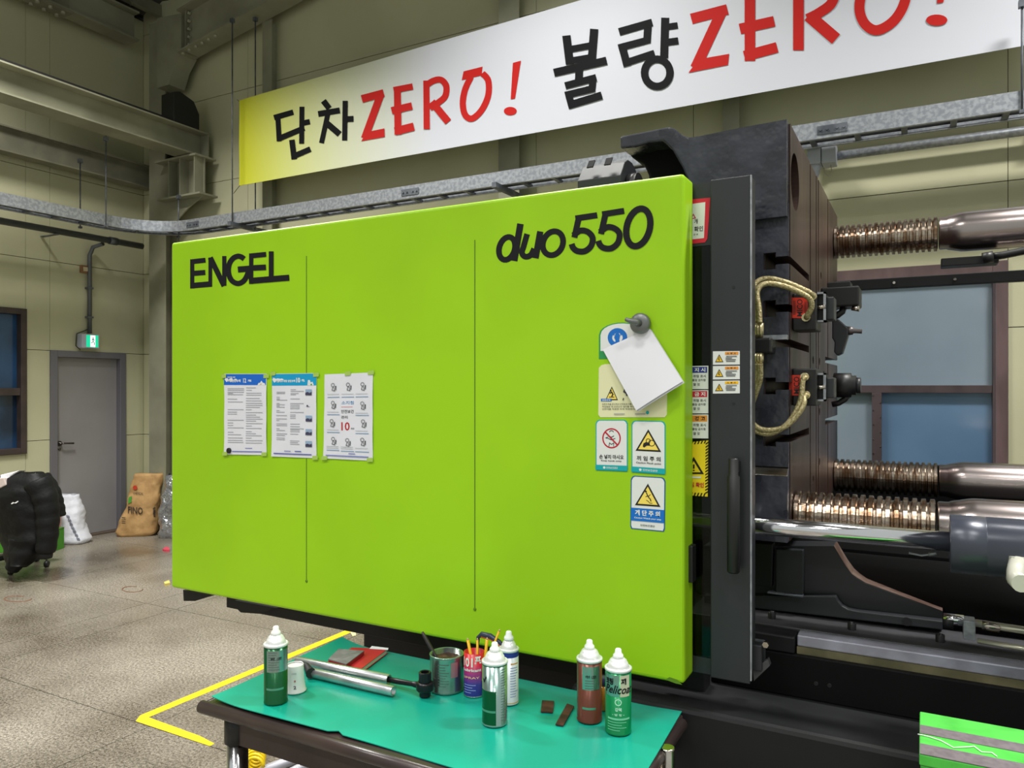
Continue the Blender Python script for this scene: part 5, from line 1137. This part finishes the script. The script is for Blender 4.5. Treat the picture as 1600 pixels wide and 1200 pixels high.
# under the table
hp = MB(); a = px(404,1190,z=.05); b = Vector((a.x-.12,2.34,.05)); pts_ = []
for i in range(121):
    k = i/120; an = k*2*math.pi*9; c_ = Vector((a.x,1.95,.05)).lerp(Vector((a.x-.22,2.34,.05)),k); pts_.append(c_+Vector((.040*math.cos(an),0,.040*math.sin(an))))
ax = px(402,1200,z=.045); 
pts_ = []
for i in range(161):
    k = i/160; an = k*2*math.pi*8; cc0 = px(398,1215,z=.0).lerp(px(404,1172,z=.0),k); pts_.append(Vector((cc0.x,cc0.y,.044))+RGT*.037*math.cos(an)+Vector((0,0,.037*math.sin(an))))
obj('coiled_air_hose', MB().tube(pts_,.0065,8), mat('hose_yellow',(240,206,20),.35), label='coiled yellow air hose on the floor behind the left chrome table leg', cat='hose')
for (u0,v0,u1,v1,lab) in [(498,1172,410,1206,'grey tube on the floor under the table, nearest the yellow hose'),(512,1180,440,1216,'grey tube on the floor under the table, right of its twin')]:
    a = px(u0,v0,z=.024); b = px(u1,v1,z=.024); tb_ = thing('floor_tube',(a.x,a.y,0),lab,'tube')
    obj('barrel', MB().tube([a+(a-b)*.4,b],.023,18), mat('tube_grey',(176,176,186),.35,.3), tb_)
obj('floor_bracket', MB().prism([px(u,v,z=.0) for u,v in [(425,1166),(450,1172),(452,1180),(440,1182)]],(0,0,.03)), BLACK, label='small black metal piece on the floor under the table', cat='bracket')
# yellow floor tape
ty_ = thing('floor_tape', (-3.3,2.5,0), 'yellow tape angle on the floor left of the work table', 'floor tape')
def onfloor(u,v): q = px(u,v,z=0); return Vector((q.x,q.y,.0004))
A = [onfloor(*q) for q in [(212,1127),(219,1118),(545,983),(554,986),(554,990),(232,1121)]]
obj('long_strip', MB().prism([A[0],A[1],A[2],A[3],A[5]],(0,0,.001)), YEL, ty_)
B = [onfloor(*q) for q in [(212,1127),(232,1121),(312,1150),(335,1162),(328,1166)]]
obj('short_strip', MB().prism(B,(0,0,.0008)), YEL, ty_)
q = onfloor(553,995); obj('tape_corner', MB().prism([onfloor(*w_) for w_ in [(545,984),(556,984),(556,993),(551,994)]],(0,0,.0013)), mat('tape_pale',(224,214,150),.5), ty_)

# ================================================================== BAGS, CHAIR, JACKET IN THE CORNER
def sack(name, base, w_, d_, h_, lean, rot, m, seed, parent=None, shx=0, top=.55, taper=.12, pinch=.75, crink=.012, subs=0, nlev=26):
    mb = MB(); nseg = 40; base = Vector(base); R_ = Matrix.Rotation(rot,3,'Z'); vs = []; fs = []
    for j in range(nlev+1):
        v = j/nlev
        ww = w_/2*(1-taper*v)*(1-.06*math.cos(v*9+seed)); prof = math.sin(math.pi*min(1,(v*.86+.14)))**.5 if v > .5 else 1
        dd = d_/2*max(.10,(1-pinch*max(0,(v-top)/(1-top))**1.3)); bott = min(1,.82+v*3)
        for i in range(nseg):
            a = 2*math.pi*i/nseg; ca, sa = math.cos(a), math.sin(a)
            x = math.copysign(abs(ca)**.55,ca)*ww*bott; y = math.copysign(abs(sa)**.75,sa)*dd*bott
            q = Vector((x,y,h_*v)); nz_ = noise.noise(Vector((x*7+seed,y*7,h_*v*7)))*crink*2+noise.noise(Vector((x*22+seed,y*22,h_*v*26)))*crink
            if j > 0: q += Vector((ca,sa,0))*nz_
            if j == nlev: q.z += .02*noise.noise(Vector((a*2,seed,0)))
            q.y += lean*v*h_ ; q.x += shx*v
            vs.append(base+R_ @ q)
    for j in range(nlev):
        for i in range(nseg): fs.append((j*nseg+i,j*nseg+(i+1)%nseg,(j+1)*nseg+(i+1)%nseg,(j+1)*nseg+i))
    fs.append(tuple(range(nseg))[::-1]); fs.append(tuple(nlev*nseg+i for i in range(nseg)))
    mb.add(vs,fs,True); return obj(name, mb, m, parent)
ang = YAW+.05
p = px(212,826,z=0); KR = mat('kraft_paper',(188,150,98),.75,c2=(166,128,80),scale=9,bump=.4,bscale=14,bdist=.02)
t = thing('paper_sack', (p.x,p.y,0), 'brown kraft paper sack lettered FINO leaning in the corner beside the grey door', 'sack')
p = FWD*8.40+RGT*(212-800)/1185.0*8.40; sack('sack_body',(p.x,p.y,0),.42,.18,.68,.06,ang+.12,KR,2.0,t,shx=.13,taper=.34,top=.5,pinch=.5)
def onview(u,v,t_): # point on the sack front, t_ metres of depth along the view axis
    s = (u-800)/1185.0; return Vector((0,0,CH))+(FWD+RGT*s+Vector((0,0,(604-v)/1185.0)))*t_
dep = (Vector((p.x,p.y,0))).dot(FWD)
def sackface(v): k = (826-v)/85.0; return dep-.125+k*.22+.05*max(0,k-.4)
from mathutils.bvhtree import BVHTree
def project_on(o, pts, off=.012):
    """drop flat print onto the front of a bulging body (ray along the sack's front normal)"""
    bv = BVHTree.FromPolygons([tuple(v.co+WO[o.parent.name]) for v in o.data.vertices],[tuple(f.vertices) for f in o.data.polygons]); out = []
    for q in pts:
        d = (q-Vector((0,0,CH))).normalized(); hit = bv.ray_cast(Vector((0,0,CH)),d)
        out.append(hit[0]-d*off if hit[0] else q)
    return out
def sack_text(o, m, s_, u0,v0,u1,v1, slant=0, bold=.03, name='sack_print'):
    vs, fs = text_mesh(s_,bold); pts = [onview(u0+(u1-u0)*a, v1+(v0-v1)*b_+slant*a, 8) for a,b_ in vs]
    obj(name, MB().add(project_on(o,pts), fs), m, o)
def sack_poly(o, m, pts, name='sack_print'):
    q = project_on(o,[onview(u,v,8) for u,v in pts]); obj(name, MB().add(q,[tuple(range(len(q)))]), m, o)
so = [c_ for c_ in t.children][0]
bpy.context.view_layer.update()
DK = mat('print_dark',(52,44,40),.7)
sack_poly(so, mat('print_red',(196,62,34),.7), ell(211,762,3.6,3.6,10)); sack_poly(so, mat('print_green',(70,150,50),.7), [(201,777),(206,775),(205,785),(200,787)])
sack_text(so, DK, 'CHEMICAL', 208,768,224,772,1.5,0); sack_text(so, DK, 'FINO', 200,791,223,802,2,.012)
for k in range(4): sack_poly(so, DK, [(190,808+3*k),(196,808.5+3*k),(196,809.3+3*k),(190,808.8+3*k)])
sack_text(so, DK, '제품', 239,792,243,808,0,.04)
p = px(256,830,z=0); SV = mat('foil_silver',(196,198,204),.24,.85,c2=(170,172,180),scale=8,bump=.8,bscale=16,bdist=.04)
t = thing('foil_sack', (p.x,p.y,0), 'crinkled silver foil sack at the edge of the green door, beside the brown sack', 'sack')
p = FWD*8.30+RGT*(271-800)/1185.0*8.30; sack('sack_body',(p.x,p.y,0),.36,.18,.68,.05,ang,SV,5.0,t,shx=.06,crink=.022,taper=.1)
p = px(112,845,z=0); WS = mat('woven_white',(214,216,226),.6,bump=.35,bscale=16,bdist=.02)
t = thing('woven_sack', (p.x,p.y,0), 'white woven sack with grey lettering in front of the grey door', 'sack')
p = px(106,848,z=0); sack('sack_body',(p.x,p.y,0),.46,.26,.50,.12,ang-.1,WS,9.0,t,shx=-.10,taper=.24,top=.5,pinch=.5)
so2 = t.children[0]; bpy.context.view_layer.update()
for k,(u,v) in enumerate([(104,805),(106.5,811),(109,817),(111.5,823),(114,828),(117,834),(120,840)]):
    sack_poly(so2, mat('print_grey',(104,108,124),.7), [(u-1,v),(u+1.0,v-.8),(u+1.6,v+.6),(u+3.4,v+.2),(u+5.4,v+3.4),(u+3.2,v+4.4),(u+2.4,v+3.0),(u+.8,v+3.4)], 'sack_print')
p = px(87,785,x=-7.8); obj('pink_bundle', MB().grid(lambda u,v: (p.x+.05*math.sin(v*math.pi)**.6*math.cos(u*6.283),p.y+.05*math.sin(v*math.pi)**.6*math.sin(u*6.283),.0+.66*(1-v)+.01*math.sin(u*20)*math.sin(v*3.1)),14,10), mat('pink_cloth',(206,150,146),.7), label='pink cloth bundle standing between the jacket and the grey door', cat='cloth')
# supporting stack under the pink bundle : green plastic crate
c0 = Vector((-7.3,4.42,0))
gc = thing('green_crate', (-7.0,3.95,0), 'low green plastic crate behind the chair with the jacket', 'crate')
GC = mat('crate_green',(64,140,30),.5)
q0 = px(79,864,z=0); 
Rz = Matrix.Rotation(YAW,3,'Z')
def rbx(x0,x1,y0,y1,z0,z1): return MB().add([q0+Rz @ Vector(w_) for w_ in [(x0,y0,z0),(x1,y0,z0),(x1,y1,z0),(x0,y1,z0),(x0,y0,z1),(x1,y0,z1),(x1,y1,z1),(x0,y1,z1)]],[(0,3,2,1),(4,5,6,7),(0,1,5,4),(1,2,6,5),(2,3,7,6),(3,0,4,7)])
obj('front_side', rbx(-.75,-.0,0,.03,.0,.20), GC, gc, bev=.004); obj('right_side', rbx(-.03,0,0.03,.20,0,.20), GC, gc, bev=.004); obj('left_side', rbx(-.75,-.72,0.03,.20,0,.20), GC, gc, bev=.004); obj('back_side', rbx(-.75,0,.20,.23,0,.20), GC, gc, bev=.004); obj('crate_floor', rbx(-.72,-.03,.03,.20,0.005,.02), GC, gc)
obj('crate_lid', rbx(-.75,0,0,.23,.2002,.215), mat('crate_lid',(58,118,30),.5), gc)
# office chair
cb = px(12,895,z=0); CB = Vector((cb.x-.12,cb.y+.12,0))
ch = thing('office_chair', CB, 'black office chair with castors hidden under the black padded jacket', 'chair')
FAB = mat('chair_fabric',(36,38,40),.7)
def RV(x,y,z): return CB+Rz @ Vector((x,y,z))
obj('gas_column', MB().tube([RV(0,0,.1),RV(0,0,.42)],.028,14), BLACK, ch)
for k in range(5):
    a = math.radians(-62+72*k); e1 = RV(.27*math.cos(a),.27*math.sin(a),.085)
    lg = obj('base_arm', MB().tube([RV(0,0,.12),e1],[.026,.016],10), BLACK, ch)
    obj('castor', MB().lathe(RV(.27*math.cos(a),.27*math.sin(a),.03)-Rz @ Vector((.018,0,0)),[(.02,0),(.03,.006),(.03,.03),(.02,.036)],Rz @ Vector((1,0,0)),18).tube([e1,e1-Vector((0,0,.05))],.008,8), BLACK, lg)
obj('seat', MB().grid(lambda u,v: RV(-.24+.48*u,-.24+.48*v,.42+.045*(math.sin(math.pi*u)*math.sin(math.pi*v))**.4),14,14,(0,0,-.02)), FAB, ch)
obj('backrest', MB().grid(lambda u,v: RV(-.22+.44*u,-.235-.02*math.cos(v*3)+.03*math.sin(math.pi*u),.50+.36*v),12,12,(0,.02,0)), FAB, ch)
obj('back_strut', MB().tube([RV(0,0,.40),RV(0,-.24,.42),RV(0,-.25,.62)],.018,8), BLACK, ch)
# padded jacket draped over the backrest
JK = mat('jacket_nylon',(10,11,13),.6,c2=(14,15,18),scale=5,bump=.4,bscale=9,bdist=.03,spec=.3)
jk = thing('padded_jacket', RV(.05,-.3,.18), 'black padded jacket with a small white mark draped over the office chair', 'jacket')
JD = px(40,760,z=.85)
dj = CB.dot(FWD)-.36
def jv(u,v,dd=0): return onview(u,v,dj+dd)
outl = [(738,44,22),(742,40,30),(752,36,40),(764,34,46),(776,32,50),(790,32,48),(805,33,44),(820,33,42),(835,34,38),(850,34,34),(862,33,30),(874,30,24),(886,26,14)]
mb = MB(); vs = []; fs = []; ns = 28; n_l = 0
rows = []
for i in range(len(outl)-1):
    for k in range(4):
        t_ = k/4; rows.append([outl[i][q]*(1-t_)+outl[i+1][q]*t_ for q in range(3)])
rows.append(list(outl[-1]))
for j,(y_,cx_,hw) in enumerate(rows):
    puff = 1+.05*abs(math.sin((y_-738)/24.0*math.pi))
    dp_ = .10+.08*min(1,(y_-738)/30.0)
    if y_ > 850: dp_ *= .9
    for i in range(ns):
        a = 2*math.pi*i/ns; x_ = cx_+hw*math.cos(a)*puff; dd = math.sin(a)*dp_*puff
        q = jv(x_,y_,dd); nn = noise.noise(q*6)*.03+noise.noise(q*14)*.014
        vs.append(q+RGT*nn*math.cos(a)+FWD*nn*math.sin(a)+Vector((0,0,noise.noise(q*5+Vector((9,0,0)))*.015)))
for j in range(len(rows)-1):
    for i in range(ns): fs.append((j*ns+i,j*ns+(i+1)%ns,(j+1)*ns+(i+1)%ns,(j+1)*ns+i))
fs.append(tuple(range(ns))); fs.append(tuple((len(rows)-1)*ns+i for i in range(ns))[::-1]); mb.add(vs,fs,True)
jb_ = obj('jacket_body', mb, JK, jk)
def sleeve(pts, rad, dd):
    P = smooth2(pts,7); n = len(P); Q = []; R2 = []
    for i,q in enumerate(P):
        k = i/(n-1); Q.append(jv(q.x,q.y,dd)); R2.append((rad[0]*(1-k)+rad[1]*k)*(1+.09*abs(math.sin(k*math.pi*6.0))))
    return MB().tube(Q,R2,16)
obj('sleeve', sleeve([(58,752),(70,778),(74,805),(74,835),(71,862)],(.105,.072),-.1), JK, jk)
obj('cuff', MB().tube([jv(71,862,-.1),jv(71,872,-.1)],[.06,.052],14), mat('jacket_rib',(16,16,18),.7), jk)
obj('sleeve', sleeve([(62,748),(76,766),(84,790),(87,808)],(.085,.075),.05), JK, jk)
obj('jacket_hem', sleeve([(34,840),(30,862),(24,880),(18,890)],(.09,.05),-.06), JK, jk)
jm = [(17,787),(20,784.5),(23,785.3),(28,782.6),(29,783.6),(25,786.5),(22,786.2),(18,788)]
bpy.context.view_layer.update()
q = project_on(jb_, [jv(u,v) for u,v in jm],.012); obj('chest_mark', MB().add(q,[tuple(range(len(q)))]), WHITEP, jb_)
# papers on the chair side
for (pts_,m_,lab,dd) in [([(0,742),(30,735),(16,745),(12,762),(0,766)],WHITE,'white crumpled paper bag beside the jacket at the left photo edge',-.10),([(-10,748),(6,746),(10,758),(0,763),(-10,762)],mat('beige_paper',(206,190,184),.6),'beige paper piece in front of the white bag at the left photo edge',-.14)]:
    obj('crumpled_bag', MB().prism([jv(u,v,dd) for u,v in pts_], FWD*.10+Vector((0,0,-.01))), m_, label=lab, cat='paper bag', bev=.008)
# small litter on the floor
obj('red_wrapper', MB().prism([px(u,v,z=0.0) for u,v in [(254,861),(259,857),(264,858),(265,862),(258,862)]],(0,0,.02)), mat('wrapper_red',(206,70,90),.5), label='tiny red wrapper on the floor at the left edge of the green door', cat='litter')
obj('yellow_scrap', MB().prism([px(u,v,z=0.0) for u,v in [(256,913),(264,910),(266,914),(258,916)]],(0,0,.02)), mat('scrap_yellow',(214,196,110),.5), label='tiny yellow scrap on the floor at the left edge of the green door', cat='litter')
# rust rings left on the floor
RR = mat('rust_ring',(118,84,62),.7)
for (u,v,w_,h_,lab) in [(28,936,21,4.5,'brown rust ring on the floor nearest the left photo edge'),(207,921,16,4.5,'brown rust ring on the floor left of the green door corner')]:
    pts_ = [px(u+w_*math.cos(a*math.pi/14),v+h_*math.sin(a*math.pi/14),z=0)+Vector((0,0,.0012)) for a in range(24)]
    obj('rust_ring', MB().tube(pts_,[0.003+.005*abs(noise.noise(q*9)) for q in pts_],5), RR, label=lab, cat='stain')
